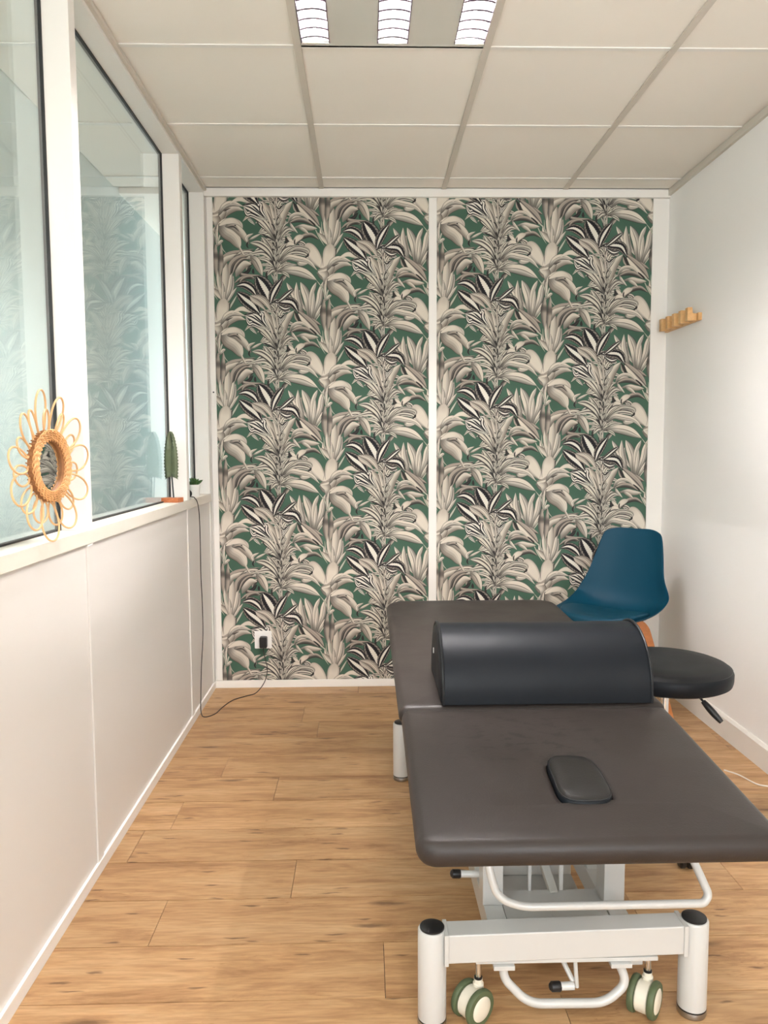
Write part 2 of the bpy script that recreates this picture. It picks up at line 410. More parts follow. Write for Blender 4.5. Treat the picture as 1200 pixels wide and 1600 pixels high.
    # zebra drooping leaves under the black cluster
    L([(860, 1080), (640, 960), (560, 960), (490, 820)], 40, 'zebra')
    L([(830, 1010), (700, 900), (600, 830), (480, 805)], 64, 'zebra', pk=.5)
    L([(900, 1060), (800, 880), (700, 780), (590, 770)], 58, 'zebra', pk=.5)
    L([(930, 1060), (840, 900), (840, 780), (760, 730)], 50, 'zebra', pk=.5)
    L([(480, 800), (600, 780), (720, 730)], 12, 'dark', base=.7)
    L([(1090, 1400), (1020, 1120), (940, 900), (830, 720)], 58, 'beige', pk=.62)
    L([(1095, 1400), (1000, 1080), (900, 870)], 12, 'grey')
    L([(1100, 1420), (1095, 1200), (1040, 960), (960, 740)], 34, 'cream', pk=.5)
    L([(1110, 1420), (1125, 1150), (1080, 900), (1060, 640)], 26, 'hatch')
    L([(1120, 1000), (1180, 900), (1260, 810)], 24, 'zebra'); L([(1110, 950), (1180, 850), (1250, 780)], 18, 'zebra')
    L([(1090, 820), (1150, 860), (1250, 770)], 12, 'dark')
    for i in range(7):
        L([(1000+14*i, 760-18*(i % 3)), (1030+12*i, 700-12*i)], 10, 'dark' if i % 2 else 'petal', base=.6)
    for cy in (1120, 1260, 1400, 1560, 1700, 1820, 1930):
        for k in range(6):
            a = -np.pi/2+(k-2.5)*.24+rs.uniform(-.08, .08); l = rs.uniform(120, 210)
            bx = 1108+rs.uniform(-12, 12)
            L([(bx, cy+50), (bx+np.cos(a)*l*.5, cy+50+np.sin(a)*l*.7), (bx+np.cos(a)*l, cy+50+np.sin(a)*l)], rs.uniform(11, 19), 'strap' if k % 3 else 'dark')
    # --- black and white leaf cluster
    L([(360, 240), (440, 130), (560, 90), (670, 130)], 30, 'grey')
    L([(1040, 560), (1190, 690), (1310, 760)], 30, 'zebra')
    L([(1090, 620), (1220, 690), (1340, 660)], 42, 'black')
    L([(1030, 555), (1180, 550), (1360, 580), (1475, 760)], 78, 'black', pk=.6)
    L([(1080, 570), (1190, 480), (1290, 390), (1390, 310)], 44, 'black')
    L([(690, 440), (600, 310), (460, 235), (300, 265)], 76, 'black', pk=.45)
    L([(930, 590), (900, 420), (800, 240), (695, 85)], 140, 'black', pk=.5, tip=.8)
    L([(950, 590), (990, 430), (1070, 270), (1180, 110)], 72, 'black', pk=.5)
    L([(740, 760), (620, 620), (470, 500), (325, 375)], 108, 'black', pk=.42, tip=.8)
    L([(850, 700), (740, 590), (640, 520), (560, 450)], 56, 'hatch', pk=.5)
    L([(960, 720), (880, 580), (760, 480), (570, 435)], 66, 'hatch', pk=.45)
    L([(940, 600), (1000, 570), (1060, 545)], 10, 'dark', base=.7)
    img = np.clip(img, 0, 255)
    lum = img.mean(2, keepdims=True)/255.0
    img = img*(.80+.17*lum)          # slightly greyer printed mid tones
    return np.clip(img, 0, 255)/255.0
# ---------------------------------------------------------------- materials
WHITE = mat('white_lacquer', (233, 229, 222), .38, var=.02, vscale=2)
PANEL = mat('partition_panel', (216, 212, 206), .42, var=.02, vscale=1.5, bump=.05, bscale=60)
PLASTER = mat('wall_paint', (243, 240, 236), .7, var=.015, vscale=1.2, bump=.12, bscale=120)
TILE = mat('ceiling_tile', (240, 234, 224), .85, var=.03, vscale=1.4, bump=.1, bscale=90)
BAR = mat('ceiling_bar', (206, 198, 186), .5)
STONE = mat('sill_laminate', (222, 216, 203), .4, var=.10, vscale=6, stretch=(1, .35, 1))
RUBBER = mat('black_rubber', (34, 33, 33), .55)
BLACK = mat('black_plastic', (24, 24, 25), .42, bump=.05)
BLUEWALL = mat('pale_blue_wall', (228, 238, 238), .8, var=.02, vscale=1)
STEEL = mat('painted_steel', (196, 195, 191), .28, var=.01, coat=.3)
CHROME = mat('chrome', (225, 225, 225), .12, metal=1)
ALU = mat('brushed_aluminium', (170, 168, 164), .3, metal=1)
def glass_mat():
    m = bpy.data.materials.new('window_glass'); m.use_nodes = True; t = m.node_tree; t.nodes.clear(); N = t.nodes.new; Lk = t.links.new
    out = N('ShaderNodeOutputMaterial'); mix = N('ShaderNodeMixShader'); tr = N('ShaderNodeBsdfTransparent'); gl = N('ShaderNodeBsdfGlossy')
    gl.inputs['Roughness'].default_value = .0; gl.inputs['Color'].default_value = (1, 1, 1, 1)
    tr.inputs['Color'].default_value = (.955, .985, .975, 1)
    fr = N('ShaderNodeFresnel'); geo = N('ShaderNodeNewGeometry'); mr = N('ShaderNodeMapRange')
    mr.inputs['To Min'].default_value = 1.52; mr.inputs['To Max'].default_value = 1/1.52
    Lk(geo.outputs['Backfacing'], mr.inputs[0]); Lk(mr.outputs[0], fr.inputs['IOR'])
    Lk(fr.outputs[0], mix.inputs[0]); Lk(tr.outputs[0], mix.inputs[1]); Lk(gl.outputs[0], mix.inputs[2]); Lk(mix.outputs[0], out.inputs[0])
    return m
GLASS = glass_mat()
def wood_mat(name, base, dark, light, rough=.45, gx=1.2, gy=14, knots=True, rand=True, line=.5):
    m, t, b = NT(name); N = t.nodes.new; Lk = t.links.new
    tc = N('ShaderNodeTexCoord'); oi = N('ShaderNodeObjectInfo')
    cmb = N('ShaderNodeCombineXYZ')
    for i, k in enumerate((37.0, 91.0, 13.0)):
        mm = N('ShaderNodeMath'); mm.operation = 'MULTIPLY'; mm.inputs[1].default_value = k if rand else 0
        Lk(oi.outputs['Random'], mm.inputs[0]); Lk(mm.outputs[0], cmb.inputs[i])
    add = N('ShaderNodeVectorMath'); add.operation = 'ADD'; Lk(tc.outputs['Object'], add.inputs[0]); Lk(cmb.outputs[0], add.inputs[1])
    def noise(sc, sx, sy, det=5, ro=.6, dist=0):
        mp = N('ShaderNodeMapping'); mp.inputs['Scale'].default_value = (sx, sy, sy)
        Lk(add.outputs[0], mp.inputs[0]); n = N('ShaderNodeTexNoise'); n.inputs['Scale'].default_value = sc; n.inputs['Detail'].default_value = det
        n.inputs['Roughness'].default_value = ro; n.inputs['Distortion'].default_value = dist; Lk(mp.outputs[0], n.inputs['Vector']); return n
    n1 = noise(1.0, gx, gy, 8, .68, .6)
    r1 = N('ShaderNodeValToRGB'); e = r1.color_ramp.elements
    e[0].position = .30; e[0].color = (*srgb(dark), 1); e[1].position = .72; e[1].color = (*srgb(light), 1)
    k = r1.color_ramp.elements.new(.5); k.color = (*srgb(base), 1)
    Lk(n1.outputs[0], r1.inputs[0])
    n2 = noise(1.0, gx*5, gy*9, 3, .6)
    mx = N('ShaderNodeMix'); mx.data_type = 'RGBA'; mx.blend_type = 'MULTIPLY'; mx.inputs[0].default_value = line
    r2 = N('ShaderNodeValToRGB'); r2.color_ramp.elements[0].position = .35; r2.color_ramp.elements[0].color = (.62, .55, .47, 1); r2.color_ramp.elements[1].position = .6
    Lk(n2.outputs[0], r2.inputs[0]); Lk(r1.outputs[0], mx.inputs[6]); Lk(r2.outputs[0], mx.inputs[7])
    src = mx.outputs[2]
    if knots:
        for (sx_, sy_, thr, wid, seed) in ((1.7, 9.0, .030, .105, 0.0), (3.4, 22.0, .035, .10, 7.3)):
            mp = N('ShaderNodeMapping'); mp.inputs['Scale'].default_value = (sx_, sy_, sy_); mp.inputs['Location'].default_value = (seed, seed, 0)
            wv = noise(1.0, 9, 26, 3, .6); wa = N('ShaderNodeVectorMath'); wa.operation = 'MULTIPLY_ADD'; wa.inputs[1].default_value = (.09, .03, 0)
            Lk(wv.outputs['Color'], wa.inputs[0]); Lk(add.outputs[0], wa.inputs[2]); Lk(wa.outputs[0], mp.inputs[0])
            vo = N('ShaderNodeTexVoronoi'); vo.voronoi_dimensions = '2D'; vo.inputs['Scale'].default_value = 1.0; Lk(mp.outputs[0], vo.inputs['Vector'])
            sp_ = N('ShaderNodeSeparateColor'); Lk(vo.outputs['Color'], sp_.inputs[0])
            gt = N('ShaderNodeMath'); gt.operation = 'GREATER_THAN'; gt.inputs[1].default_value = .52; Lk(sp_.outputs[0], gt.inputs[0])
            kr = N('ShaderNodeMapRange'); kr.inputs['From Min'].default_value = thr; kr.inputs['From Max'].default_value = wid; kr.inputs['To Min'].default_value = 1; kr.inputs['To Max'].default_value = 0
            Lk(vo.outputs['Distance'], kr.inputs[0])
            mu = N('ShaderNodeMath'); mu.operation = 'MULTIPLY'; Lk(gt.outputs[0], mu.inputs[0]); Lk(kr.outputs[0], mu.inputs[1])
            m3 = N('ShaderNodeMath'); m3.operation = 'MULTIPLY'; m3.inputs[1].default_value = .75; Lk(mu.outputs[0], m3.inputs[0])
            mk = N('ShaderNodeMix'); mk.data_type = 'RGBA'; mk.inputs[7].default_value = (*srgb((98, 66, 42)), 1)
            Lk(m3.outputs[0], mk.inputs[0]); Lk(src, mk.inputs[6]); src = mk.outputs[2]
        # fine dark hairline cracks along the grain
        n5 = noise(1.0, gx*1.6, gy*4.2, 2, .5, 1.5)
        r5 = N('ShaderNodeValToRGB'); r5.color_ramp.elements[0].position = .485; r5.color_ramp.elements[0].color = (1, 1, 1, 1)
        r5.color_ramp.elements[1].position = .515; r5.color_ramp.elements[1].color = (1, 1, 1, 1); kk = r5.color_ramp.elements.new(.5); kk.color = (.70, .58, .46, 1)
        n6 = noise(1.0, gx*.9, gy*.6, 2, .5); r6 = N('ShaderNodeMapRange'); r6.inputs['From Min'].default_value = .52; r6.inputs['From Max'].default_value = .66
        Lk(n6.outputs[0], r6.inputs[0]); mk = N('ShaderNodeMix'); mk.data_type = 'RGBA'; mk.blend_type = 'MULTIPLY'
        Lk(r6.outputs[0], mk.inputs[0]); Lk(n5.outputs[0], r5.inputs[0]); Lk(src, mk.inputs[6]); Lk(r5.outputs[0], mk.inputs[7]); src = mk.outputs[2]
    hv = N('ShaderNodeHueSaturation'); mr = N('ShaderNodeMapRange'); mr.inputs['To Min'].default_value = .92 if rand else 1; mr.inputs['To Max'].default_value = 1.07 if rand else 1
    Lk(oi.outputs['Random'], mr.inputs[0]); Lk(mr.outputs[0], hv.inputs['Value']); Lk(src, hv.inputs['Color']); Lk(hv.outputs[0], b.inputs['Base Color'])
    b.inputs['Roughness'].default_value = rough
    bp = N('ShaderNodeBump'); bp.inputs['Strength'].default_value = .15; bp.inputs['Distance'].default_value = .001
    Lk(n2.outputs[0], bp.inputs['Height']); Lk(bp.outputs[0], b.inputs['Normal'])
    return m
OAK = wood_mat('oak_floor', (203, 161, 115), (158, 114, 74), (218, 182, 138), .42, 2.2, 13)
# ---------------------------------------------------------------- floor: base slab and separate planks
fl = link('floor', bx(XL-.6, XR+.1, YF-.1, YB+.06, -.06, -.009), mat('floor_underlay', (52, 36, 24), .9), kind='structure')
PW, PLN = .1978, 1.26
pm = nb(); box(pm, 0, PLN-.0016, 0, PW-.0026, -.0085, 0)
plank0 = None
phases = {-3: -.294, -5: -.042, 0: -.55, 1: -.33, 2: .62, 3: -.72, 4: -.212, 5: .713, 6: .039, 7: .434}
row = -5
y = 3.0317+PW*5
while y > YF:
    y0 = y-PW            # row k spans y0..y
    k = row
    ph = phases.get(k, (k*0.437) % PLN-.6)
    x = ph-PLN*2
    while x < XR:
        xa, xb = max(x, XL-.01), min(x+PLN, XR+.002)
        ya, yb = max(y0, YF), min(y, YB)
        if xb-xa > .02 and yb-ya > .02:
            full = abs((xb-xa)-PLN) < 1e-6 and abs((yb-ya)-PW) < 1e-6
            if full and plank0: p = bpy.data.objects.new('plank', plank0.data); COL.objects.link(p); p.parent = fl
            else:
                b_ = nb(); box(b_, 0, xb-xa-.0016, 0, yb-ya-.0026, -.0085, 0)
                p = link('plank', b_, OAK, fl)
                if full: plank0 = p
            p.location = (xa, ya, 0)
            if full and p is not plank0 and not p.modifiers: pass
        x += PLN
    y -= PW; row += 1
# ---------------------------------------------------------------- ceiling: slab, tiles, bars
ce = link('ceiling', bx(XL-.7, XR+.12, YF-.1, YB+.06, H+.03, H+.10), TILE, kind='structure')
gx0, gy0 = -.2052, 3.771
xs = [XL-.43, XL+.012, gx0, gx0+.6, gx0+1.2, XR-.012]
xs = [-1.215, gx0-.6, gx0, gx0+.6, gx0+1.2, XR]
ys = [YB-.03]+[gy0-.6*k for k in range(10)]+[YF]
for i in range(5):
    for j in range(len(ys)-1):
        if ys[j+1] >= ys[j]-.03: continue
        if i == 2 and j in (3, 8): continue          # the lamp sits in this bay
        x0_, x1_ = xs[i], xs[i+1]
        b_ = bx(x0_+.004, x1_-.004, ys[j+1]+.003, ys[j]-.003, H+.004, H+.018)
        link('ceiling_tile', b_, TILE, ce)
for xg in xs[1:5]:
    link('grid_bar', bx(xg-.0115, xg+.0115, YF, YB-.03, H-.002, H+.0035), BAR, ce)
for yg in ys[1:-1]:
    for i in range(5):
        link('cross_bar', bx(xs[i]+.0118, xs[i+1]-.0118, yg-.009, yg+.009, H+.0, H+.0035), WHITE, ce)
# ---------------------------------------------------------------- walls
link('wall_right', bx(XR, XR+.1, YF, YB+.06, 0, H+.03), PLASTER, kind='structure')
wb = link('wall_back', bx(GX-.03, XR, YB, YB+.06, 0, H+.03), WHITE, kind='structure')
# wall behind the camera with a wide window opening
b_ = nb(); box(b_, XL-.45, -.30, YF-.1, YF, 0, H+.03); box(b_, 1.40, XR, YF-.1, YF, 0, H+.03); box(b_, -.30, 1.40, YF-.1, YF, 0, .8); box(b_, -.30, 1.40, YF-.1, YF, 2.3, H+.03)
link('wall_front', b_, PLASTER, kind='structure')
w4 = empty('window_4', (.55, YF-.06, .8), kind='structure')
b_ = nb(); box(b_, -.85, .85, -.03, .03, 0, .06); box(b_, -.85, .85, -.03, .03, 1.44, 1.5)
for xx in (-.85, -.03, .79): box(b_, xx, xx+.06, -.03, .03, .06, 1.44)
link('window_frame', b_, WHITE, w4)
# corridor side behind the glass partition, with an added opening for fill light
b_ = nb(); box(b_, -1.30, -1.215, 0.20, 7.0, 0, H+.03); box(b_, -1.30, -1.215, YF, -1.82, 0, H+.03); box(b_, -1.30, -1.215, -1.82, 0.20, 0, .74); box(b_, -1.30, -1.215, -1.82, 0.20, 2.26, H+.03)
link('wall_corridor', b_, BLUEWALL, kind='structure')
w4 = empty('window_6', (-1.26, -.81, .74), kind='structure')  # invented window, out of view, framing the added side light
b_ = nb(); box(b_, -.03, .03, -1.01, 1.01, 0, .04); box(b_, -.03, .03, -1.01, 1.01, 1.48, 1.52)
for yy in (-1.01, -.35, .31, .97): box(b_, -.03, .03, yy, yy+.04, .04, 1.48)
link('window_frame', b_, WHITE, w4)
link('wall_corridor_inner', bx(GX-.03, GX+.05, YB+.0605, 7.0, 0, H+.03), BLUEWALL, kind='structure')
link('floor_corridor', bx(-1.215, GX-.03, YB+.06, 7.0, -.06, 0), OAK, kind='structure'); link('ceiling_corridor', bx(-1.215, GX-.03, YB+.06, 7.0, H, H+.1), TILE, kind='structure')
# wallpaper panels of the back wall
img = bpy.data.images.new('wallpaper_print', 2*WPN, WPN)
_a = draw_wallpaper()[::-1]
_px = np.ones((WPN, 2*WPN, 4), np.float32); _px[..., :3] = _a
img.pixels.foreach_set(_px.ravel()); img.update()
WPM, t_, b_n = NT('leaf_wallpaper')
_i = t_.nodes.new('ShaderNodeTexImage'); _i.image = img; _uv = t_.nodes.new('ShaderNodeUVMap'); _uv.uv_map = 'UVMap'
t_.links.new(_uv.outputs[0], _i.inputs[0]); t_.links.new(_i.outputs[0], b_n.inputs['Base Color']); b_n.inputs['Roughness'].default_value = .75; b_n.inputs['Specular IOR Level'].default_value = .25
def wp_panel(x0, x1, z0, z1, ox, oz, Wt, Ht, k):
    b_ = bx(x0, x1, YB-.006, YB, z0, z1)
    uvl = b_.loops.layers.uv.new('UVMap')
    for f in b_.faces:
        for l in f.loops: l[uvl].uv = ((l.vert.co.x-ox)/(2*Wt), (l.vert.co.z-oz)/Ht)
    return link('wallpaper_panel', b_, WPM, wb, label=k)
wp_panel(-.742, .322, .038, 2.461, -.719, 2.102, .530, .529, 'left wallpaper panel with grey and cream jungle leaves on green')
wp_panel(.362, 1.441, .038, 2.461, .375, 2.112, .541, .5315, 'right wallpaper panel with grey and cream jungle leaves on green')
# white framing of the back wall
fr = empty('trim_1', (0, YB, 0), kind='structure')
def trimbox(name, x0, x1, z0, z1, d, m=WHITE, par=fr): return link(name, bx(x0, x1, -d, 0, z0, z1), m, par, bevel=.0015)
trimbox('stile', XL+.008, -.742, .04, 2.46, .012); trimbox('stile', .322, .362, .04, 2.46, .012); trimbox('stile', 1.441, XR, .0, 2.46, .010)
trimbox('rail', XL, XR, 2.46, H+.003, .026); trimbox('rail', XL, 1.441, 0, .038, .014)
sc_ = nb(); lathe(sc_, [(0, 0), (.004, 0), (.004, .002), (0, .0025)], 10, (-.755, -.012, 1.512), (0, -1, 0)); link('screw_hole', sc_, BLACK, fr)
trimbox('cover_strip', XL+.0135, -.742-.006, 1.44, 1.57, .0135)
# perimeter angle of the ceiling
pa = empty('trim_2', (XR, 0, H), kind='structure'); link('ceiling_angle', bx(-.014, 0, YF, YB-.027, -.028, .002), BAR, pa)
pa = empty('trim_3', (XL, 0, H), kind='structure'); link('ceiling_angle', bx(-.004, .014, YF, YB-.027, -.012, .002), BAR, pa)
# right skirting
sk = nb(); prism(sk, [(0, 0), (-.014, 0), (-.014, .088), (-.006, .100), (0, .100)], YF, YB-.011, lambda x, z, y: (XR+x, y, z)); link('baseboard_right', sk, WHITE, kind='structure')
# ---------------------------------------------------------------- left partition: solid panels below, glazing above
wl = link('wall_left', bx(GX-.03, XL-.006, YF, YB, 0, .968), PANEL, kind='structure')
posts = [(-.25, -.205), (.975, 1.02), (2.176, 2.222), (3.408, 3.455), (3.905, YB)]
for y0, y1 in posts:
    link('batten', bx(XL-.006, XL, y0, y1, .036, .966), PANEL, wl, bevel=.0012)
link('bottom_rail', bx(XL-.006, XL+.003, YF, YB-.015, 0, .036), WHITE, wl, bevel=.0012)
link('top_rail', bx(GX-.03, XL+.001, YF, YB-.013, .966, SILL), STONE, wl, bevel=.0015)
link('head_rail', bx(GX-.03, XL, YF, YB-.013, 2.474, H+.003), WHITE, wl, bevel=.0015)
for y0, y1 in posts:
    link('post', bx(GX-.012, XL, y0, y1-(.013 if y1 == YB else 0), SILL, 2.474), WHITE, wl, bevel=.0015)
for n, (a, b2) in enumerate(((2.222, 3.408), (1.02, 2.176), (3.455, 3.905), (-.205, .975))):
    w = empty('window_%d' % (n+1 if n < 3 else 5), (GX, a, SILL), kind='structure')
    L_ = b2-a; Z_ = 2.474-SILL
    link('pane', bx(-.006, 0, .002, L_-.002, .002, Z_-.002), GLASS, w)
    g = nb(); box(g, -.012, .004, 0, .005, 0, Z_); box(g, -.012, .004, L_-.005, L_, 0, Z_); box(g, -.012, .004, .005, L_-.005, 0, .005); box(g, -.012, .004, .005, L_-.005, Z_-.006, Z_)
    link('gasket', g, RUBBER, w)
link('wall_left_rear', bx(GX-.03, XL, YF, -.25, SILL, 2.474), PANEL, kind='structure')
# ---------------------------------------------------------------- recessed louvred ceiling light
LAMP_W = 58
def ceiling_light(loc, label, power):
    t = empty('ceiling_light', loc, label=label, cat='ceiling light')
    hs = nb()
    slots = [(.014, .102), (.252, .347), (.494, .589)]
    x = .0
    edges = [0]+[v for s in slots for v in s]+[.6]
    for i in range(0, 8, 2): box(hs, edges[i]+(.0118 if i == 0 else 0), edges[i+1]-(.0118 if i == 6 else 0), .028, .574, 0, .004)
    for a, b2 in slots: box(hs, a, b2, .0, .028, 0, .004) if False else None
    box(hs, .0118, .5882, .0, .028, 0, .004); box(hs, .0118, .5882, .574, .60, 0, .004)
    box(hs, .0118, .5882, .0, .60, .10, .104)
    link('housing', hs, mat('lamp_housing', (205, 203, 194), .4), t)
    RF = mat('mirror_reflector', (244, 238, 246), .28, metal=1)
    LB = mat('louvre_metal', (52, 40, 49), .6)
    TB = bpy.data.materials.new('lamp_tube'); TB.use_nodes = True; nt = TB.node_tree; nt.nodes.clear()
    e = nt.nodes.new('ShaderNodeEmission'); e.inputs[0].default_value = (1.0, .93, 1.0, 1); e.inputs[1].default_value = 9.0
    o_ = nt.nodes.new('ShaderNodeOutputMaterial'); nt.links.new(e.outputs[0], o_.inputs[0])
    for a, b2 in slots:
        rf = nb(); cx = (a+b2)/2; hw = (b2-a)/2; n = 12
        for y0, y1 in ((.028, .574),):
            pr = [(cx-hw*math.cos(PI*k/n), .002+.062*math.sin(PI*k/n)) for k in range(n+1)]
            va = [rf.verts.new((px, y0, pz)) for px, pz in pr]; vb = [rf.verts.new((px, y1, pz)) for px, pz in pr]
            for k in range(n): rf.faces.new((va[k], va[k+1], vb[k+1], vb[k]))
            rf.faces.new(va[::-1]); rf.faces.new(vb)
        ld = bpy.data.lights.new('lamp_light', 'AREA'); ld.shape = 'RECTANGLE'; ld.size = .084; ld.size_y = .53; ld.energy = power; ld.color = (1.0, .955, .95)
        lo_ = bpy.data.objects.new('lamp_light', ld); COL.objects.link(lo_); lo_.parent = t; lo_.location = (cx, .30, .030)
        r_ = link('reflector', rf, RF, t, smooth=True)
        ed = nb(); box(ed, a-.001, a+.002, .028, .574, -.001, .02); box(ed, b2-.002, b2+.001, .028, .574, -.001, .02)
        link('slot_edge', ed, mat('slot_edge_metal', (120, 112, 122), .3, metal=1), t)
        tb = nb(); tube(tb, [(cx, .035, .036), (cx, .568, .036)], .008, 12); link('tube', tb, TB, t, smooth=True)
        for k in range(11):
            yy = .046+k*.0508
            bl = nb(); n2 = 8; pts_ = []
            for q in range(n2+1):
                px = cx-hw*.96+hw*1.92*q/n2; arch = .007*(1-(q/n2*2-1)**2)
                pts_.append([bl.verts.new((px, yy+dy, arch*m_+z)) for dy, z, m_ in ((-.0045, .0025, 1), (.0045, .0025, 1), (.0065, .026, 0), (-.0065, .026, 0))])
            for p0, p1 in zip(pts_, pts_[1:]):
                for e in range(4): bl.faces.new((p0[e], p0[(e+1) % 4], p1[(e+1) % 4], p1[e]))
            bl.faces.new(pts_[0]); bl.faces.new(pts_[-1][::-1])
            link('louvre_blade', bl, LB, r_, smooth=False)
    return t
ceiling_light((gx0, gy0-1.8, H), 'square recessed ceiling light with three mirrored louvre slots', LAMP_W)
ceiling_light((gx0, gy0-4.8, H), 'added louvred ceiling light, unseen behind the viewpoint, brightening the room', LAMP_W*.3)  # extra fixture out of view, added for more overhead light

# ================================================================ treatment table
def leather(name, col, rough, bscale=260, bump=.18, mott=0.06, coat=0, wrinkle=0, spec=.28, marks=False):
    m, t, b = NT(name); b.inputs['Specular IOR Level'].default_value = spec; N = t.nodes.new; Lk = t.links.new; c = srgb(col)
    tc = N('ShaderNodeTexCoord')
    n = N('ShaderNodeTexNoise'); n.inputs['Scale'].default_value = 5; n.inputs['Detail'].default_value = 5; Lk(tc.outputs['Object'], n.inputs['Vector'])
    mx = N('ShaderNodeMix'); mx.data_type = 'RGBA'; mx.inputs[6].default_value = (*[x*(1-mott) for x in c], 1); mx.inputs[7].default_value = (*[x*(1+mott) for x in c], 1)
    Lk(n.outputs[0], mx.inputs[0]); Lk(mx.outputs[2], b.inputs['Base Color'])
    if marks:      # small damp looking scuffs scattered over the middle of the cushion
        mp = N('ShaderNodeMapping'); mp.inputs['Scale'].default_value = (34, 60, 10); Lk(tc.outputs['Object'], mp.inputs[0])
        ns = N('ShaderNodeTexNoise'); ns.inputs['Scale'].default_value = 1; ns.inputs['Detail'].default_value = 3; Lk(mp.outputs[0], ns.inputs['Vector'])
        cr = N('ShaderNodeMapRange'); cr.inputs['From Min'].default_value = .55; cr.inputs['From Max'].default_value = .64; cr.inputs['To Max'].default_value = .75; Lk(ns.outputs[0], cr.inputs[0])
        dv = N('ShaderNodeVectorMath'); dv.operation = 'DISTANCE'; dv.inputs[1].default_value = (-.06, -.46, .57); Lk(tc.outputs['Object'], dv.inputs[0])
        fd = N('ShaderNodeMapRange'); fd.inputs['From Min'].default_value = .10; fd.inputs['From Max'].default_value = .24; fd.inputs['To Min'].default_value = 1; fd.inputs['To Max'].default_value = 0; Lk(dv.outputs['Value'], fd.inputs[0])
        mm = N('ShaderNodeMath'); mm.operation = 'MULTIPLY'; Lk(cr.outputs[0], mm.inputs[0]); Lk(fd.outputs[0], mm.inputs[1])
        m2 = N('ShaderNodeMix'); m2.data_type = 'RGBA'; m2.inputs[7].default_value = (*[x*.45 for x in c], 1); Lk(mm.outputs[0], m2.inputs[0]); Lk(mx.outputs[2], m2.inputs[6]); Lk(m2.outputs[2], b.inputs['Base Color'])
    mr = N('ShaderNodeMapRange'); mr.inputs['From Min'].default_value = .3; mr.inputs['From Max'].default_value = .7; mr.inputs['To Min'].default_value = rough-.05; mr.inputs['To Max'].default_value = rough+.06
    Lk(n.outputs[0], mr.inputs[0]); Lk(mr.outputs[0], b.inputs['Roughness'])
    v = N('ShaderNodeTexVoronoi'); v.inputs['Scale'].default_value = bscale; Lk(tc.outputs['Object'], v.inputs['Vector'])
    bp = N('ShaderNodeBump'); bp.inputs['Strength'].default_value = bump; bp.inputs['Distance'].default_value = .0006; Lk(v.outputs['Distance'], bp.inputs['Height'])
    last = bp
    if wrinkle:
        mp = N('ShaderNodeMapping'); mp.inputs['Scale'].default_value = (9, 34, 9); Lk(tc.outputs['Object'], mp.inputs[0])
        n2 = N('ShaderNodeTexNoise'); n2.inputs['Scale'].default_value = 1; n2.inputs['Detail'].default_value = 3; Lk(mp.outputs[0], n2.inputs['Vector'])
        b2 = N('ShaderNodeBump'); b2.inputs['Strength'].default_value = wrinkle; b2.inputs['Distance'].default_value = .002
        Lk(n2.outputs[0], b2.inputs['Height']); Lk(bp.outputs[0], b2.inputs['Normal']); last = b2
    Lk(last.outputs[0], b.inputs['Normal']); b.inputs['Coat Weight'].default_value = coat
    return m
VINYL = leather('grey_brown_vinyl', (49, 43, 40), .42, wrinkle=.10, marks=True)
BLKL = leather('black_leatherette', (14, 18, 23), .46, bump=.12, wrinkle=.08, spec=.18)
SEAM = leather('black_piping', (24, 25, 27), .4)
tt = empty('treatment_table', (.42, 2.2, 0), label='long white framed treatment table with grey brown padded top', cat='treatment table')
def TP(x, y, z): return (x-.42, y-2.2, z)
def pad_section(name, rect, rs, ytilt, thick, hole=None):
    """cushion with rounded edges; ytilt = (y0, z0, y1, z1) of the top surface"""
    y0, z0, y1, z1 = ytilt; X0, X1, Y0, Y1 = rect
    zf = lambda y: z0+(z1-z0)*(y-y0)/(y1-y0)
    b_ = nb(); R = .019; rings = []
    def ring(o, dz):
        pl = rrect(X0+o, X1-o, Y0+o, Y1-o, .03, 8, rs=[max(.004+.02*r, r-o) for r in rs])
        rings.append([b_.verts.new(TP(x, y, zf(y)+dz)) for x, y in pl])
    for k in range(0, 11):
        a = -PI/2+PI*k/10; ring(R-R*math.cos(a), -thick/2+(thick/2)*math.sin(a))
    ring(R+.02, .0012); ring(R+.05, .0026); ring(R+.10, .0035)
    n = len(rings[0])
    for r0, r1 in zip(rings, rings[1:]):
        for i in range(n): b_.faces.new((r0[i], r0[(i+1) % n], r1[(i+1) % n], r1[i]))
    b_.faces.new(rings[0][::-1])
    if hole:
        m = len(hole)
        hh = [[b_.verts.new(TP(hx0, hy0, zf(hy0)+dz)) for hx0, hy0 in plug_outline(sc)] for sc, dz in ((1.24, .0030), (1.12, .0018), (1.03, -.002), (1.005, -.024))]
        eds = [b_.edges.get((rings[-1][i], rings[-1][(i+1) % n])) for i in range(n)]
        hed = [b_.edges.new((hh[0][i], hh[0][(i+1) % m])) for i in range(m)]
        bmesh.ops.triangle_fill(b_, use_beauty=True, edges=eds+hed)
        for r0, r1 in zip(hh, hh[1:]):
            for i in range(m): b_.faces.new((r0[i], r0[(i+1) % m], r1[(i+1) % m], r1[i]))
        b_.faces.new(hh[-1])
    else:
        b_.faces.new(rings[-1])
    return link(name, b_, VINYL, tt, smooth=True)
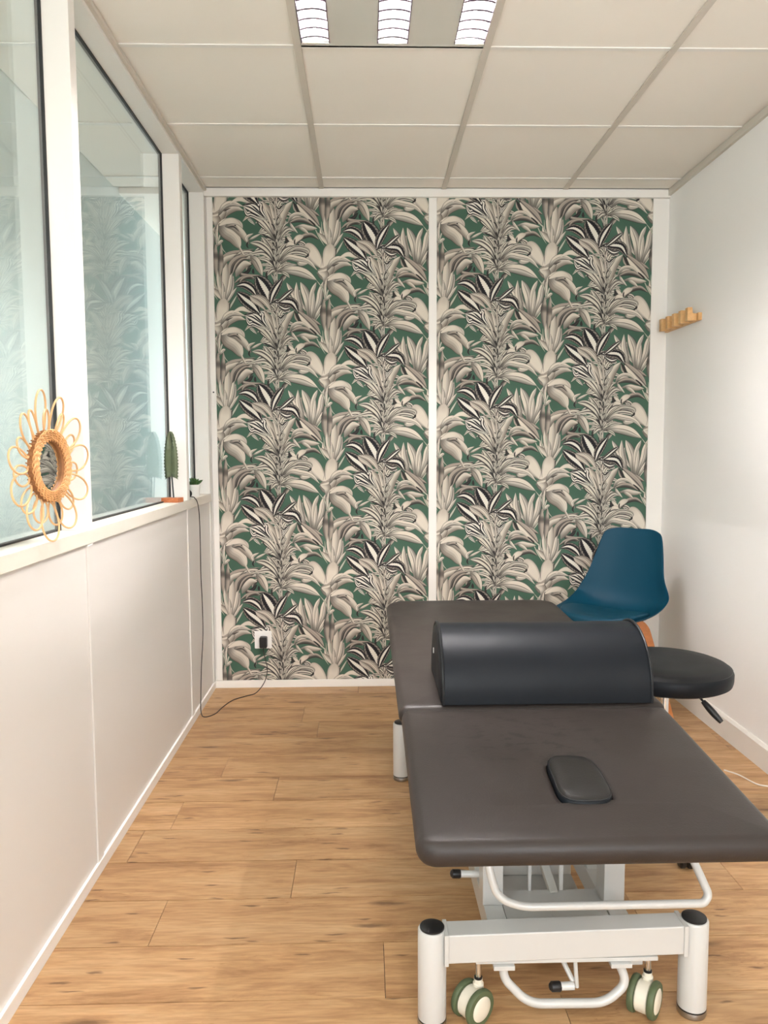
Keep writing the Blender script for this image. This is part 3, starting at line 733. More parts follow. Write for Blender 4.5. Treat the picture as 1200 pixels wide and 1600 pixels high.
# face hole plug outline (rounded bean)
def plug_outline(s=1.0, n=28):
    cx, cy, a0 = .4245, 1.508, .03
    out = []
    for k in range(n):
        a = 2*PI*k/n; e = 3.6
        ex = math.copysign(abs(math.cos(a))**(2/e), math.cos(a)); ey = math.copysign(abs(math.sin(a))**(2/e), math.sin(a))
        px = .0565*ex*s*(1-.03*ey); py = .090*ey*s
        px -= .006*(1-(ey)**2)*(-1 if px < 0 else 0)
        out.append((cx+px*math.cos(a0)+py*math.sin(a0)*.6-0*py, cy-px*math.sin(a0)+py*math.cos(a0)))
    return out
FZ = lambda y: .540+(.585-.540)*(y-1.30)/(.585)
pad_section('front_pad', (.086, .752, 1.300, 1.886), (.038, .038, .020, .020), (1.300, .540, 1.885, .585), .050, hole=plug_outline(1.04))
pad_section('rear_pad', (.080, .758, 1.887, 3.10), (.020, .020, .085, .085), (1.888, .586, 3.10, .617), .050)
# carrying boards and sub frame under the pads
def SB(name, x0, x1, y0, y1, zo0, zo1, m=STEEL):
    b_ = nb()
    f1 = lambda y: (.540+.045*(y-1.30)/.585) if y <= 1.886 else (.586+.031*(y-1.888)/1.212)
    vs = []
    for y in (y0, y1):
        for (x, z) in ((x0, zo0), (x1, zo0), (x1, zo1), (x0, zo1)): vs.append(b_.verts.new(TP(x, y, f1(y)+z)))
    for f in ((0, 1, 2, 3), (7, 6, 5, 4), (0, 4, 5, 1), (1, 5, 6, 2), (2, 6, 7, 3), (3, 7, 4, 0)): b_.faces.new([vs[i] for i in f])
    return link(name, b_, m, tt, bevel=.002)
SB('board', .125, .715, 1.34, 1.87, -.066, -.0505, mat('board_black', (40, 38, 36), .7)); SB('board', .125, .715, 1.91, 3.05, -.066, -.0505, bpy.data.materials['board_black'])
for x in (.20, .60): SB('frame_rail', x, x+.04, 1.40, 1.875, -.10, -.067); SB('frame_rail', x, x+.04, 1.90, 3.0, -.10, -.067)
for y in (1.50, 1.85, 1.95, 2.6, 2.95): link('cross_rail', bx(*[v for v in (.241-.42, .599-.42, y-2.2, y+.03-2.2, .455 if y < 1.9 else .487, .485 if y < 1.9 else .517)]), STEEL, tt, bevel=.002)
# legs: thick white tubes with a black cap and steel foot
def leg(x, y, h=.216, r=.0305):
    b_ = nb(); lathe(b_, [(r, .018), (r, h-.004), (r-.002, h-.001), (r-.006, h)], 36, TP(x, y, 0)); l = link('leg', b_, STEEL, tt, smooth=True)
    b_ = nb(); lathe(b_, [(r-.0045, h-.0005), (r-.0045, h+.003), (r-.007, h+.0045), (0, h+.005)], 36, TP(x, y, 0)); link('end_cap', b_, BLACK, l, smooth=True, label='black end cap')
    b_ = nb(); lathe(b_, [(r-.003, .014), (r+.0003, .0145), (r+.0003, .018), (r-.003, .0185)], 36, TP(x, y, 0)); link('ring', b_, BLACK, l, smooth=True, label='black ring')
    b_ = nb(); lathe(b_, [(r-.006, 0), (r-.0005, .001), (r+.001, .006), (r-.001, .0135), (r-.005, .014)], 36, TP(x, y, 0)); link('foot', b_, ALU, l, smooth=True, label='bare metal foot')
    return l
for (x, y) in ((.136, 1.567), (.706, 1.583), (.128, 2.80), (.698, 2.80)): leg(x, y)
def beam(y, dy):
    b_ = nb(); xs_ = (.163, .680)
    v = []
    for i, x in enumerate(xs_):
        yy = y+dy*i
        for (a, z) in ((-.025, .149), (.028, .149), (.028, .212), (-.025, .212)): v.append(b_.verts.new(TP(x, yy+a, z)))
    for f in ((0, 1, 2, 3), (7, 6, 5, 4), (0, 4, 5, 1), (1, 5, 6, 2), (2, 6, 7, 3), (3, 7, 4, 0)): b_.faces.new([v[i] for i in f])
    bm_ = link('cross_beam', b_, STEEL, tt, bevel=.003, seg=3)
    link('end_plate', bx(xs_[0]-.42-.003, xs_[0]-.42+.006, y-.029-2.2, y+.03-2.2, .146, .2145), STEEL, bm_, bevel=.001)
    link('end_plate', bx(xs_[1]-.42-.006, xs_[1]-.42+.003, y+dy-.029-2.2, y+dy+.03-2.2, .146, .2145), STEEL, bm_, bevel=.001)
    
beam(1.567, .016); beam(2.80, 0)
# base trough between the beams
b_ = nb(); box(b_, *TP(.272, 0, 0)[:1], TP(.317, 0, 0)[0], 1.597-2.2, 2.772-2.2, .100, .158); link('base_rail', b_, STEEL, tt, bevel=.002)
b_ = nb(); box(b_, TP(.557, 0, 0)[0], TP(.602, 0, 0)[0], 1.597-2.2, 2.772-2.2, .100, .158); link('base_rail', b_, STEEL, tt, bevel=.002)
b_ = bx(TP(.318, 0, 0)[0], TP(.556, 0, 0)[0], 1.597-2.2, 1.80-2.2, .150, .156); link('cover_plate', b_, STEEL, tt, bevel=.001)
b_ = bx(TP(.318, 0, 0)[0], TP(.556, 0, 0)[0], 1.801-2.2, 2.70-2.2, .062, .066); link('floor_pan', b_, STEEL, tt)
b_ = bx(TP(.318, 0, 0)[0], TP(.556, 0, 0)[0], 2.02-2.2, 2.06-2.2, .066, .16); link('cross_member', b_, STEEL, tt, bevel=.002)
# uprights and lifting arms
for xa, xb in ((.270, .318), (.557, .606)):
    b_ = bx(TP(xa, 0, 0)[0], TP(xb, 0, 0)[0], 1.735-2.2, 1.795-2.2, .158, .452); link('upright', b_, STEEL, tt, bevel=.002)
    b_ = nb(); prism(b_, [(1.83, .13), (1.89, .13), (2.62, .46), (2.62, .50), (2.56, .50)], xa+.004, xb-.004, lambda y, z, x: TP(x, y, z)); link('lifting_arm', b_, STEEL, tt, bevel=.002)
    b_ = bx(TP(xa, 0, 0)[0], TP(xb, 0, 0)[0], 2.55-2.2, 2.63-2.2, .158, .487); link('upright', b_, STEEL, tt, bevel=.002)
# flat links, strut and pedal shaft between the uprights
for xa, xb in ((.388, .400), (.464, .478)):
    b_ = nb(); prism(b_, [(xa+.003, .135), (xb-.003, .135), (xb+.001, .44), (xa-.002, .44)], 1.795, 1.803, lambda x, z, y: TP(x, y, z)); link('flat_link', b_, STEEL, tt, bevel=.001)
b_ = nb(); tube(b_, [TP(.452, 1.79, .150), TP(.405, 2.10, .33), TP(.40, 2.2, .42)], .014, 4); link('actuator_strut', b_, mat('satin_alloy', (205, 204, 196), .35, metal=.3), tt, bevel=.002)
b_ = bx(*[v for v in (TP(.440, 0, 0)[0], TP(.470, 0, 0)[0], 1.772-2.2, 1.79-2.2, .136, .150)]); link('strut_cap', b_, BLACK, tt, bevel=.002)
def capped_bar(a, b, r, capped='a', name='pedal_shaft'):
    bb = nb(); tube(bb, [TP(*a), TP(*b)], r, 16); o = link(name, bb, STEEL, tt, smooth=True)
    A, B = Vector(a), Vector(b); d = (A-B).normalized()
    bb = nb(); lathe(bb, [(r+.0005, -.012), (r+.0022, -.009), (r+.0022, .008), (r*.7, .013), (0, .0145)], 18, TP(*A), d); link('grip', bb, BLACK, o, smooth=True, label='black rubber grip')
    return o
capped_bar((.372, 1.785, .145), (.436, 1.785, .147), .0085)
capped_bar((.214, 1.80, .200), (.272, 1.80, .198), .0085, name='side_lever')
b_ = nb(); lathe(b_, [(0, 0), (.010, 0), (.012, .008), (.006, .014), (.005, .03), (0, .03)], 16, TP(.375, 1.90, .24), (0, -1, 0)); link('release_knob', b_, CHROME, tt, smooth=True)
# bent hand bar under the front pad
b_ = nb(); pts = fillet([(.246, 1.60, .475), (.252, 1.55, .36), (.268, 1.53, .302), (.318, 1.525, .284), (.700, 1.525, .284), (.712, 1.53, .300), (.668, 1.62, .43), (.665, 1.63, .47)], .03, 6)
tube(b_, [TP(*p) for p in pts], .0085, 14); link('hand_bar', b_, STEEL, tt, smooth=True)
# castor frame below the front beam
b_ = nb(); box(b_, TP(.228, 0, 0)[0], TP(.618, 0, 0)[0], 1.553-2.2, 1.60-2.2, .140, .1485); link('castor_plate', b_, STEEL, tt, bevel=.001)
for xa in (.265, .515): link('bracket', bx(TP(xa, 0, 0)[0], TP(xa+.045, 0, 0)[0], 1.545-2.2, 1.60-2.2, .130, .1395), STEEL, tt, bevel=.001)
b_ = nb(); pts = fillet([(.289, 1.575, .1295), (.291, 1.565, .098), (.340, 1.550, .052), (.505, 1.550, .050), (.556, 1.563, .084), (.538, 1.575, .1295)], .045, 8)
tube(b_, [TP(*p) for p in pts], .0095, 14); link('pedal_bow', b_, STEEL, tt, smooth=True)
capped_bar((.400, 1.56, .082), (.440, 1.56, .083), .0085)
b_ = nb(); tube(b_, [TP(.443, 1.565, .1395), TP(.447, 1.562, .078)], .0045, 8); link('pedal_arm', b_, STEEL, tt, smooth=True)
b_ = nb(); tube(b_, [TP(.412, 1.61, .139), TP(.440, 1.566, .088)], .0055, 8); link('pedal_arm', b_, STEEL, tt, smooth=True)
CREAM = mat('cream_plastic', (226, 219, 201), .4); GREENR = mat('green_tyre', (86, 98, 68), .6)
def castor(x, y, ang, full=True):
    ax = Vector((math.cos(ang), math.sin(ang), 0)); fw = Vector((-ax.y, ax.x, 0))
    c = Vector((x, y, .0395))
    b_ = nb(); tube(b_, [TP(x, y, .141), TP(x, y, .088)], .007, 14); st = link('castor_stem', b_, CHROME, tt, smooth=True)
    b_ = nb(); lathe(b_, [(.009, .0), (.009, .004), (.0075, .005)], 14, TP(x, y, .087)); link('collar', b_, BLACK, st, smooth=True)
    b_ = nb(); lathe(b_, [(.0, .062), (.012, .062), (.012, .076), (.0095, .078), (.0095, .087), (0, .087)], 18, TP(x, y, 0)); 
    o = link('castor', b_, CREAM, tt, smooth=True)
    off = fw*(-.018)
    b_ = nb(); lathe(b_, [(0, -.015), (.030, -.015), (.033, -.012), (.033, .012), (.030, .015), (0, .015)], 32, TP(*(c+off)), ax); link('hub_shell', b_, CREAM, o, smooth=True)
    for s in (-1, 1):
        cc = c+off+ax*(.0215*s)
        b_ = nb(); lathe(b_, [(.027, -.006), (.037, -.0065), (.0392, -.003), (.0392, .003), (.037, .0065), (.028, .007)], 36, TP(*cc), ax*s); link('tyre', b_, GREENR, o, smooth=True, label='olive green tyre')
        b_ = nb(); lathe(b_, [(.0, .0105), (.012, .0102), (.024, .0085), (.028, .006), (.028, -.005), (0, -.005)], 32, TP(*cc), ax*s); link('wheel_disc', b_, CREAM, o, smooth=True)
castor(.238, 1.585, math.radians(-52)); castor(.612, 1.595, math.radians(-38)); castor(.238, 2.78, .3); castor(.60, 2.78, -.2)
# ---------------------------------------------------------------- face hole plug (lies in the hole, slightly proud)
fp = empty('face_hole_plug', (.4245, 1.508, FZ(1.508)), label='small dark bean shaped cushion plugging the hole of the grey pad', cat='cushion')
def FP(x, y, z): return (x-.4245, y-1.508, z-FZ(1.508))
b_ = nb(); rr = []
for (s, dz) in ((.90, -.019), (.97, -.017), (1.0, -.010), (1.01, -.003), (1.0, .005), (.97, .008)):
    rr.append([b_.verts.new(FP(x, y, FZ(y)+dz+(y-1.40)*.02)) for x, y in plug_outline(s*.985)])
for r0, r1 in zip(rr, rr[1:]):
    for i in range(28): b_.faces.new((r0[i], r0[(i+1) % 28], r1[(i+1) % 28], r1[i]))
b_.faces.new(rr[0][::-1]); b_.faces.new(rr[-1]); link('side_band', b_, BLKL, fp, smooth=True)
b_ = nb(); rr = []
for (s, dz) in ((.97, .0075), (.94, .0115), (.85, .0145), (.6, .0155), (.3, .0158)):
    rr.append([b_.verts.new(FP(x, y, FZ(y)+dz+(y-1.40)*.02)) for x, y in plug_outline(s*.985)])
for r0, r1 in zip(rr, rr[1:]):
    for i in range(28): b_.faces.new((r0[i], r0[(i+1) % 28], r1[(i+1) % 28], r1[i]))
b_.faces.new(rr[0][::-1]); b_.faces.new(rr[-1]); link('top_panel', b_, leather('dark_grey_leatherette', (38, 36, 34), .42, spec=.2, wrinkle=.1), fp, smooth=True)
b_ = nb(); tube(b_, [FP(x, y, FZ(y)+.0085+(y-1.40)*.02) for x, y in plug_outline(.962)], .0017, 6, closed=True); link('piping', b_, SEAM, fp, smooth=True)
# ---------------------------------------------------------------- half round bolster
bo = empty('bolster', (.455, 2.04, .5945), label='black half round leatherette bolster lying across the grey table', cat='bolster')
BW, BH, BL_ = .305, .166, .262
def dprof(n=22, s=1.0):
    out = []
    for k in range(n+1):
        a = PI*k/n
        x = math.cos(a); z = math.sin(a)
        out.append((-x*BW/2*s if False else -x*BW/2*s, (z**.86)*BH*s if z > 1e-9 else 0))
    out = [(p[0], p[1]*1.0+.0) for p in out]
    return out
b_ = nb(); pr = dprof()
tilt = .020
def BP(x, y, z): return (x, y, z+.000+(.0255*(y)) if y > -.14 else z-.0036)
def BP(x, y, z): return (x, y, z+.0258*max(y, -.152))
va = [b_.verts.new(BP(-BL_, y, z)) for y, z in pr]; vb = [b_.verts.new(BP(BL_, y, z)) for y, z in pr]
segs = 12; grid = []
for s in range(segs+1):
    x = -BL_+2*BL_*s/segs
    grid.append([b_.verts.new(BP(x, y*(1+.004*math.sin(s*1.7)), z*(1+.004*math.sin(s*2.1)))) for y, z in pr])
for v in va+vb: b_.verts.remove(v)
for g0, g1 in zip(grid, grid[1:]):
    for k in range(len(pr)-1): b_.faces.new((g0[k], g0[k+1], g1[k+1], g1[k]))
    b_.faces.new((g0[-1], g0[0], g1[0], g1[-1]))
link('cover', b_, BLKL, bo, smooth=True)
for s in (-1, 1):
    b_ = nb(); r0 = [b_.verts.new(BP(s*BL_, y, z)) for y, z in pr]; r1 = [b_.verts.new(BP(s*(BL_+.006), y*.93, z*.93+.004)) for y, z in pr]; r2 = [b_.verts.new(BP(s*(BL_+.009), y*.6, z*.6+.03)) for y, z in pr]
    for a, b2 in ((r0, r1), (r1, r2)):
        for k in range(len(pr)): b_.faces.new((a[k], a[(k+1) % len(pr)], b2[(k+1) % len(pr)], b2[k]))
    b_.faces.new(r2); b_.faces.new(r0[::-1]); link('end_panel', b_, BLKL, bo, smooth=True)
    b_ = nb(); tube(b_, [BP(s*(BL_+.001), y*1.008, z*1.008+.002) for y, z in pr],   .0036, 8, closed=True); link('piping', b_, SEAM, bo, smooth=True)
b_ = nb(); box(b_, -BL_-.0105, -BL_-.009, .030, .036, .080, .094); link('care_label', b_, WHITE, bo, label='tiny white label')
# ---------------------------------------------------------------- wheeled stool
SX, SY, SZ = .960, 2.42, .549
stl = empty('stool', (SX, SY, 0), label='round black padded stool on a chrome column beside the table', cat='stool')
b_ = nb(); lathe(b_, [(0, SZ-.065), (.150, SZ-.068), (.190, SZ-.066), (.2005, SZ-.060), (.204, SZ-.048), (.2045, SZ-.026), (.2015, SZ-.019), (.199, SZ-.016)], 56, (0, 0, 0)); link('seat', b_, BLKL, stl, smooth=True)
b_ = nb(); lathe(b_, [(.199, SZ-.016), (.190, SZ-.008), (.175, SZ-.002), (.12, SZ+.002), (.05, SZ+.003), (0, SZ+.003)], 56, (0, 0, 0)); link('seat_top', b_, leather('dark_leatherette_top', (26, 27, 28), .48, spec=.16), stl, smooth=True)
b_ = nb(); tube(b_, [(.2000*math.cos(2*PI*k/56), .1975*math.sin(2*PI*k/56), SZ-.017) for k in range(56)], .0016, 6, closed=True); link('seam', b_, SEAM, stl, smooth=True)
b_ = nb(); lathe(b_, [(.09, SZ-.075), (.09, SZ-.0675), (0, SZ-.0675)], 24, (0, 0, 0)); link('seat_plate', b_, BLACK, stl, smooth=True)
b_ = nb(); lathe(b_, [(.014, .30), (.014, SZ-.0755)], 24, (0, 0, 0)); link('gas_lift', b_, CHROME, stl, smooth=True)
b_ = nb(); lathe(b_, [(.024, .095), (.024, .300), (.015, .301)], 24, (0, 0, 0)); link('column', b_, CHROME, stl, smooth=True)
b_ = nb(); lathe(b_, [(.0145, .452), (.017, .453), (.017, .457), (.0145, .458)], 24, (0, 0, 0)); link('collar', b_, BLACK, stl, smooth=True)
b_ = nb(); tube(b_, smoothpts([(.040, -.04, SZ-.074), (.075, -.085, SZ-.095), (.092, -.10, SZ-.115)], 4), .0035, 8)
lv = link('height_lever', b_, BLACK, stl, smooth=True)
b_ = nb(); tube(b_, smoothpts([(.084, -.094, SZ-.105), (.105, -.112, SZ-.132), (.128, -.130, SZ-.160)], 5), .006, 10, rad=[.0075+.0035*math.sin(PI*k/10) for k in range(11)]); link('grip', b_, BLACK, lv, smooth=True)
for k in range(5):
    a = math.radians(-96+72*k)
    d = Vector((math.cos(a), math.sin(a), 0)); q = Vector((-d.y, d.x, 0))
    b_ = nb(); vs = []
    for (r, w, z0, z1) in ((.02, .020, .075, .105), (.26, .012, .066, .080)):
        for sgn, z in ((-1, z0), (1, z0), (1, z1), (-1, z1)): p = d*r+q*w*sgn; vs.append(b_.verts.new((p.x, p.y, z)))
    for f in ((0, 1, 2, 3), (7, 6, 5, 4), (0, 4, 5, 1), (1, 5, 6, 2), (2, 6, 7, 3), (3, 7, 4, 0)): b_.faces.new([vs[i] for i in f])
    link('base_arm', b_, CHROME, stl, bevel=.003)
    c = d*.262
    b_ = nb(); lathe(b_, [(.006, .055), (.006, .072), (0, .072)], 12, c); cs = link('castor', b_, BLACK, stl, smooth=True)
    for s in (-1, 1):
        b_ = nb(); lathe(b_, [(0, 0), (.024, 0), (.0272, .004), (.0272, .013), (.022, .018), (0, .019)], 24, (c.x+q.x*.003*s, c.y+q.y*.003*s, .0275), q*s); link('wheel', b_, BLACK, cs, smooth=True)
# ---------------------------------------------------------------- blue shell chair
BLUE = mat('petrol_blue_plastic', (4, 58, 78), .48, var=.03, spec=.2); BLUEC = leather('petrol_blue_leatherette', (6, 62, 82), .48, bump=.1, wrinkle=.03)
CHX, CHY, CHA = 1.090, 3.40, math.radians(-42)
ch = empty('shell_chair', (CHX, CHY, 0), CHA, label='petrol blue shell chair with a padded seat on wooden legs in the corner', cat='chair')
prof = [(-.235, .448, .150), (-.225, .462, .180), (-.18, .470, .208), (-.08, .462, .226), (.03, .455, .232), (.11, .462, .232), (.165, .492, .228), (.195, .545, .215), (.215, .620, .190), (.235, .700, .176), (.255, .780, .160), (.268, .835, .148), (.272, .858, .135)]
def shell_pt(u, i):
    y, z, w = prof[i]; t = i/(len(prof)-1)
    wing = math.exp(-((t-.50)/.20)**2)
    e = abs(u)**2.6
    curl = .035+.055*wing
    # seat part curls up at the sides; back part curls forward
    back = min(1, max(0, (t-.42)/.25))
    X = u*w*(1-.03*e)
    Y = y-curl*e*back*.9-(.0)*e
    Z = z+curl*e*(1-back)*1.0+.035*e*wing*back
    if i >= 11: Z -= .014*(abs(u)**3)*(i-10)*.8; Z -= .010*math.cos(u*PI/2)**2*(1 if i == 12 else .3)
    if i <= 1: Z -= .012*(1-u*u)*(2-i)*.3; Y += .030*abs(u)**3*(2-i)*.5
    return Vector((X, Y, Z))
b_ = nb(); NU = 14
G = [[b_.verts.new(shell_pt(-1+2*j/NU, i)) for j in range(NU+1)] for i in range(len(prof))]
for i in range(len(prof)-1):
    for j in range(NU): b_.faces.new((G[i][j], G[i][j+1], G[i+1][j+1], G[i+1][j]))
so = link('seat_shell', b_, BLUE, ch, smooth=True)
m_ = so.modifiers.new('thick', 'SOLIDIFY'); m_.thickness = .007; m_.offset = -1
m_ = so.modifiers.new('sub', 'SUBSURF'); m_.levels = 2; m_.render_levels = 2
so.data.set_sharp_from_angle(angle=PI)
# seat cushion
b_ = nb(); rings = []
def cu(s, dz, n=32):
    out = []
    for k in range(n):
        a = 2*PI*k/n; e = 2.7
        x = .185*s*math.copysign(abs(math.cos(a))**(2/e), math.cos(a)); y = -.055+.150*s*math.copysign(abs(math.sin(a))**(2/e), math.sin(a))
        out.append((x*(1-.0*y), y, dz))
    return out
def seat_z(x, y):
    ys_ = [p[0] for p in prof]; k = 0
    while k < len(ys_)-2 and ys_[k+1] < y: k += 1
    t = (y-ys_[k])/(ys_[k+1]-ys_[k]); z = prof[k][1]+(prof[k+1][1]-prof[k][1])*t
    return z+.05*abs(x/.23)**2.6
for s, dz in ((.94, .002), (1.0, .010), (1.0, .024), (.97, .031), (.85, .035), (.5, .037), (.15, .037)):
    rings.append([b_.verts.new((x, y, seat_z(x, y)+dz)) for x, y, _ in cu(s, dz)])
for r0, r1 in zip(rings, rings[1:]):
    for i in range(32): b_.faces.new((r0[i], r0[(i+1) % 32], r1[(i+1) % 32], r1[i]))
b_.faces.new(rings[0][::-1]); b_.faces.new(rings[-1]); link('seat_cushion', b_, BLUEC, ch, smooth=True)
BEECH = wood_mat('beech_leg', (205, 132, 78), (184, 110, 60), (218, 150, 96), .4, 8, 8, knots=False, rand=False, line=.25)
b_ = nb(); box(b_, -.10, .10, -.14, .10, .425, .437); box(b_, -.02, .02, -.17, .12, .412, .425); link('seat_bracket', b_, BLACK, ch, bevel=.002)
for sx in (-1, 1):
    for sy in (-1, 1):
        b_ = nb(); P0 = [(.085*sx, -.02+.08*sy, .434), (.115*sx, -.02+.108*sy, .420), (.140*sx, -.02+.130*sy, .35), (.220*sx, -.02+.205*sy, .0)]
        sp = smoothpts(P0, 6); ra = None
        d = Vector((sx*.7, sy*.7, 0)).normalized(); q = Vector((-d.y, d.x, 0))
        rg = []
        for i, p in enumerate(sp):
            t = i/(len(sp)-1); w = .0115*(1-.2*t); th = .034*(1-.62*t)
            T = (sp[min(i+1, len(sp)-1)]-sp[max(i-1, 0)]).normalized(); Nn = T.cross(q).normalized()
            if i == len(sp)-1: Nn = d
            rg.append([b_.verts.new(p+q*w*a+Nn*th*c) for a, c in ((-1, -1), (1, -1), (1, 1), (-1, 1))])
        for r0, r1 in zip(rg, rg[1:]):
            for k in range(4): b_.faces.new((r0[k], r0[(k+1) % 4], r1[(k+1) % 4], r1[k]))
        b_.faces.new(rg[0][::-1]); b_.faces.new(rg[-1])
        for v in b_.verts: v.co.z = max(v.co.z, 0)
        link('leg', b_, BEECH, ch, bevel=.004, seg=3)
# ---------------------------------------------------------------- sunburst mirror on the glazing post
RATT = mat('rattan', (218, 172, 122), .5, var=.12, vscale=30); RATD = mat('woven_rattan', (216, 164, 108), .55, var=.25, vscale=60, bump=.3, bscale=300); RATB = mat('rattan_rim', (158, 106, 64), .6, var=.25, vscale=50)
mi = empty('rattan_mirror', (XL+.004, 1.893, 1.192), math.radians(-7), label='small round mirror with a woven rattan rim and looped flower petals', cat='mirror')
def MP(r, a, x=0): return (x, r*math.cos(a), r*math.sin(a))
b_ = nb(); lathe(b_, [(0, .0), (.068, .0), (.068, .006), (0, .006)], 48, (.006, 0, 0), (1, 0, 0)); link('mirror_glass', b_, mat('silvered_glass', (215, 218, 218), .02, metal=1), mi, smooth=True)
b_ = nb(); lathe(b_, [(.062, .004), (.082, .004), (.084, .008), (.084, .018), (.081, .021), (.066, .0195), (.062, .018)], 64, (.001, 0, 0), (1, 0, 0), ring=True); link('rim_core', b_, RATB, mi, smooth=True)
for ring_r in (.0635, .0690, .0745, .0800, .0850):
    for s in (0, PI):
        b_ = nb(); tube(b_, [MP(ring_r+.0030*math.sin(17*a+s+ring_r*520), a, .0215+(ring_r-.06)*.06+.0024*math.cos(17*a+s+ring_r*520)) for a in [2*PI*k/198 for k in range(198)]], .0016, 5, closed=True)
        link('wicker_strand', b_, RATD, mi, smooth=True)
b_ = nb()
for k in range(54):
    a = 2*PI*k/54; tube(b_, [MP(.0840, a, .003), MP(.0856, a+.02, .010), MP(.0850, a+.03, .019), MP(.081, a+.03, .0225)], .0018, 5)
link('binding', b_, RATB, mi, smooth=True, kind='stuff')
rl = random.Random(5)
for k in range(22):
    a = 2*PI*k/22+.12+rl.uniform(-.05, .05); big = k % 2 == 0
    ln = (.094 if big else .060)+rl.uniform(-.008, .008); wd = (.029 if big else .020)*rl.uniform(.9, 1.12)
    pts = []
    for j in range(0, 33):
        th = 2*PI*j/32; q = (1-math.cos(th))/2
        r = .084+ln*q; lat = wd*math.sin(th)*(.70+.45*q)+(.008 if j < 16 else -.008)*(1-q)
        x = .008+(.014 if big else .002)*q+(.005*math.sin(th))
        pts.append(Vector((x, r*math.cos(a)-lat*math.sin(a), r*math.sin(a)+lat*math.cos(a))))
    b_ = nb(); tube(b_, pts, .0025, 7); link('petal_loop', b_, RATT, mi, smooth=True)
b_ = nb(); box(b_, -.003, .0005, -.012, .012, .06, .08); link('hanger', b_, RATB, mi)
# ---------------------------------------------------------------- feather shaped leaf ornament
orx, ory = -.818, 3.30
orn = empty('leaf_ornament', (orx, ory, SILL), math.radians(-12), label='green metal leaf on a black rod and small wooden block on the sill', cat='ornament')
TERR = wood_mat('orange_wood_block', (196, 116, 72), (160, 84, 46), (214, 140, 92), .45, 20, 60, knots=False, rand=False)
link('base', bx(-.038, .038, -.028, .028, .0, .020), TERR, orn, bevel=.002)
b_ = nb(); tube(b_, [(.006, 0, .020), (.001, .0, .10), (0, .0, .12)], .0032, 8); link('rod', b_, BLACK, orn, smooth=True)
LEAFM = mat('olive_metal', (88, 96, 70), .5, metal=.2, var=.2, vscale=40)
b_ = nb(); NR = 15
def lw(t): return .034*math.sqrt(max(0, 1-((t-.30)/.72)**2)) if t > .3 else .034*(.90+.10*t/.3)
for s in (-1, 1):
    rows = []
    for i in range(NR*2+1):
        t = i/(NR*2); z = .108+.192*t; w = max(lw(t), .0015)
        w *= 1.0 if i % 2 == 0 else .86
        rows.append((b_.verts.new((0, -.001, z)), b_.verts.new((s*w*.55, -.006-.004*(i % 2), z-.004)), b_.verts.new((s*w, -.003, z-.010*(1-t)-.002))))
    for r0, r1 in zip(rows, rows[1:]):
        for k in range(2): b_.faces.new((r0[k], r0[k+1], r1[k+1], r1[k]))
bmesh.ops.remove_doubles(b_, verts=b_.verts, dist=.0003)
lo = link('leaf_blade', b_, LEAFM, orn, smooth=True); m_ = lo.modifiers.new('t', 'SOLIDIFY'); m_.thickness = .002
b_ = nb(); tube(b_, [(0, -.004, .108), (0, -.005, .298)], .0015, 6); link('midrib', b_, LEAFM, lo, smooth=True)
# ---------------------------------------------------------------- potted succulent
su = empty('potted_succulent', (-.815, 3.715, SILL), label='tiny green succulent in a white pot on the sill', cat='plant')
b_ = nb(); lathe(b_, [(0, 0), (.021, 0), (.023, .003), (.0275, .055), (.0255, .055), (.0225, .046), (0, .046)], 28); link('pot', b_, mat('white_ceramic', (236, 234, 228), .3, coat=.4), su, smooth=True)
b_ = nb(); lathe(b_, [(0, .0462), (.0215, .0462), (.0215, .049), (0, .050)], 20); link('soil', b_, mat('dark_soil', (52, 42, 34), .95), su)
SUCC = mat('succulent_green', (60, 92, 44), .45, var=.25, vscale=40)
rs_ = random.Random(2)
for ringi, (n, el, ln) in enumerate(((5, 75, .026), (7, 48, .034), (9, 22, .040))):
    for k in range(n):
        a = 2*PI*k/n+ringi*.5; e = math.radians(el+rs_.uniform(-6, 6)); l = ln*rs_.uniform(.9, 1.15)
        d = Vector((math.cos(a)*math.cos(e), math.sin(a)*math.cos(e), math.sin(e))); b0 = Vector((0, 0, .052))
        b_ = nb(); tube(b_, [b0+d*l*t+Vector((0, 0, .006*t*t)) for t in (0, .2, .45, .7, .88, 1)], .004, 6, rad=[.003, .0055, .0075, .0065, .0038, .0006]); link('succulent_leaf', b_, SUCC, su, smooth=True)
# ---------------------------------------------------------------- wall socket, plug and cord
so_ = empty('wall_socket', (-.530, YB-.006, .251), label='square white wall socket low on the leafy wallpaper', cat='socket')
b_ = nb(); prism(b_, rrect(-.0435, .0435, -.0455, .0455, .005, 4), 0, .008, lambda x, z, y: (x, -y, z)); link('socket_plate', b_, mat('white_socket', (238, 236, 232), .3), so_, bevel=.0015)
b_ = nb(); lathe(b_, [(.024, .008), (.024, .0095), (.021, .0095), (.020, .0085)], 28, (0, 0, 0), (0, -1, 0)); link('socket_well', b_, mat('white_socket_inner', (222, 220, 216), .35), so_, smooth=True)
pc = empty('power_cord', (-.530, YB-.02, 0), label='thin black power cord looping from the socket plug up to the sill', cat='cable')
def C(x, y, z): return (x+.530, y-(YB-.02), z)
b_ = nb(); prism(b_, rrect(-.019, .019, -.030, .026, .006, 4), .0, .034, lambda x, z, y: (x+.004, -y+.005, z+.245)); link('plug', b_, BLACK, pc, bevel=.003)
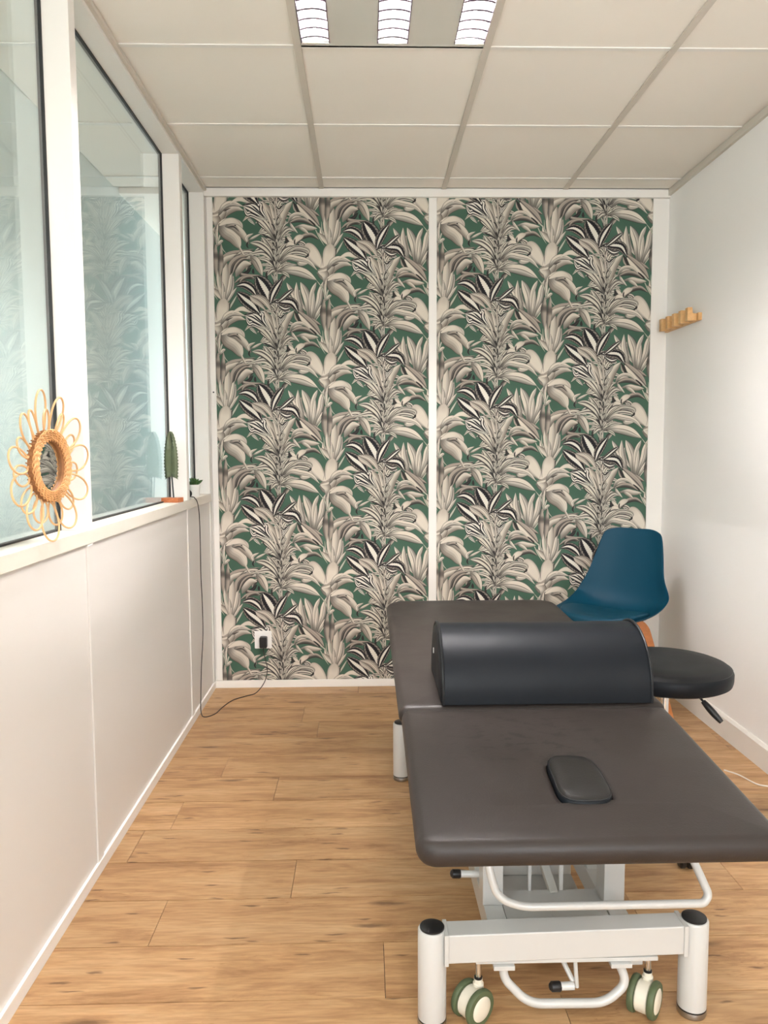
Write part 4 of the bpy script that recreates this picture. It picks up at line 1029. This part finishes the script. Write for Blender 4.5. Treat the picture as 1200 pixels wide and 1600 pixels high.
pts = [(-.526, 3.90, .214), (-.524, 3.898, .19), (-.515, 3.90, .15), (-.507, 3.90, .10), (-.520, 3.875, .045), (-.555, 3.82, .008), (-.60, 3.785, .003), (-.655, 3.725, .003), (-.685, 3.63, .003), (-.705, 3.53, .003), (-.745, 3.49, .003), (-.765, 3.51, .02), (-.766, 3.52, .10), (-.766, 3.545, .22), (-.766, 3.595, .36), (-.766, 3.598, .50), (-.766, 3.583, .64), (-.766, 3.585, .80), (-.766, 3.578, .93), (-.768, 3.55, .99), (-.780, 3.54, 1.012)]
b_ = nb(); tube(b_, [C(*p) for p in smoothpts(pts, 6)], .0022, 7); link('cord', b_, mat('dark_brown_cord', (42, 34, 32), .5), pc, smooth=True)
b_ = nb(); lathe(b_, [(0, .0), (.017, .0), (.021, .006), (.021, .018), (.012, .030), (0, .032)], 24, C(-.815, 3.515, SILL+.0225), (.75, .66, 0)); link('switch_knob', b_, BLACK, pc, smooth=True)
b_ = nb(); tube(b_, [C(*p) for p in smoothpts([(-.780, 3.54, 1.012), (-.790, 3.535, 1.014), (-.80, 3.53, 1.018)], 3)], .0022, 7); link('cord', b_, bpy.data.materials['dark_brown_cord'], pc, smooth=True)
wc = nb(); tube(wc, smoothpts([(1.36, 2.83, .003), (1.395, 2.78, .0035), (1.417, 2.706, .004), (1.445, 2.685, .0035), (1.48, 2.68, .003), (1.502, 2.60, .003), (1.500, 2.30, .003)], 6), .0028, 8)
link('white_cable', wc, mat('white_cable', (222, 214, 202), .45), smooth=True, label='white cable lying on the floor against the right skirting', cat='cable')
# ---------------------------------------------------------------- wooden peg rack on the right wall
BEE = wood_mat('light_beech', (222, 176, 120), (206, 156, 98), (234, 194, 140), .45, 12, 14, knots=False, rand=False, line=.2)
rk = empty('peg_rack', (XR, 3.66, 1.83), label='light wooden rack with five square pegs on the right wall', cat='coat rack')
b_ = bx(-.017, 0, -.142, .262-.01, -.030, .004); link('back_rail', b_, BEE, rk, bevel=.0015)
for k in range(5):
    y = -.110+.078*k
    b_ = nb(); prism(b_, [(-.0172, -.030), (-.058, -.030), (-.059, .029), (-.037, .030), (-.034, .004), (-.0172, .002)], y-.014, y+.014, lambda x, z, yy: (x, yy, z)); link('peg', b_, BEE, rk, bevel=.0015)
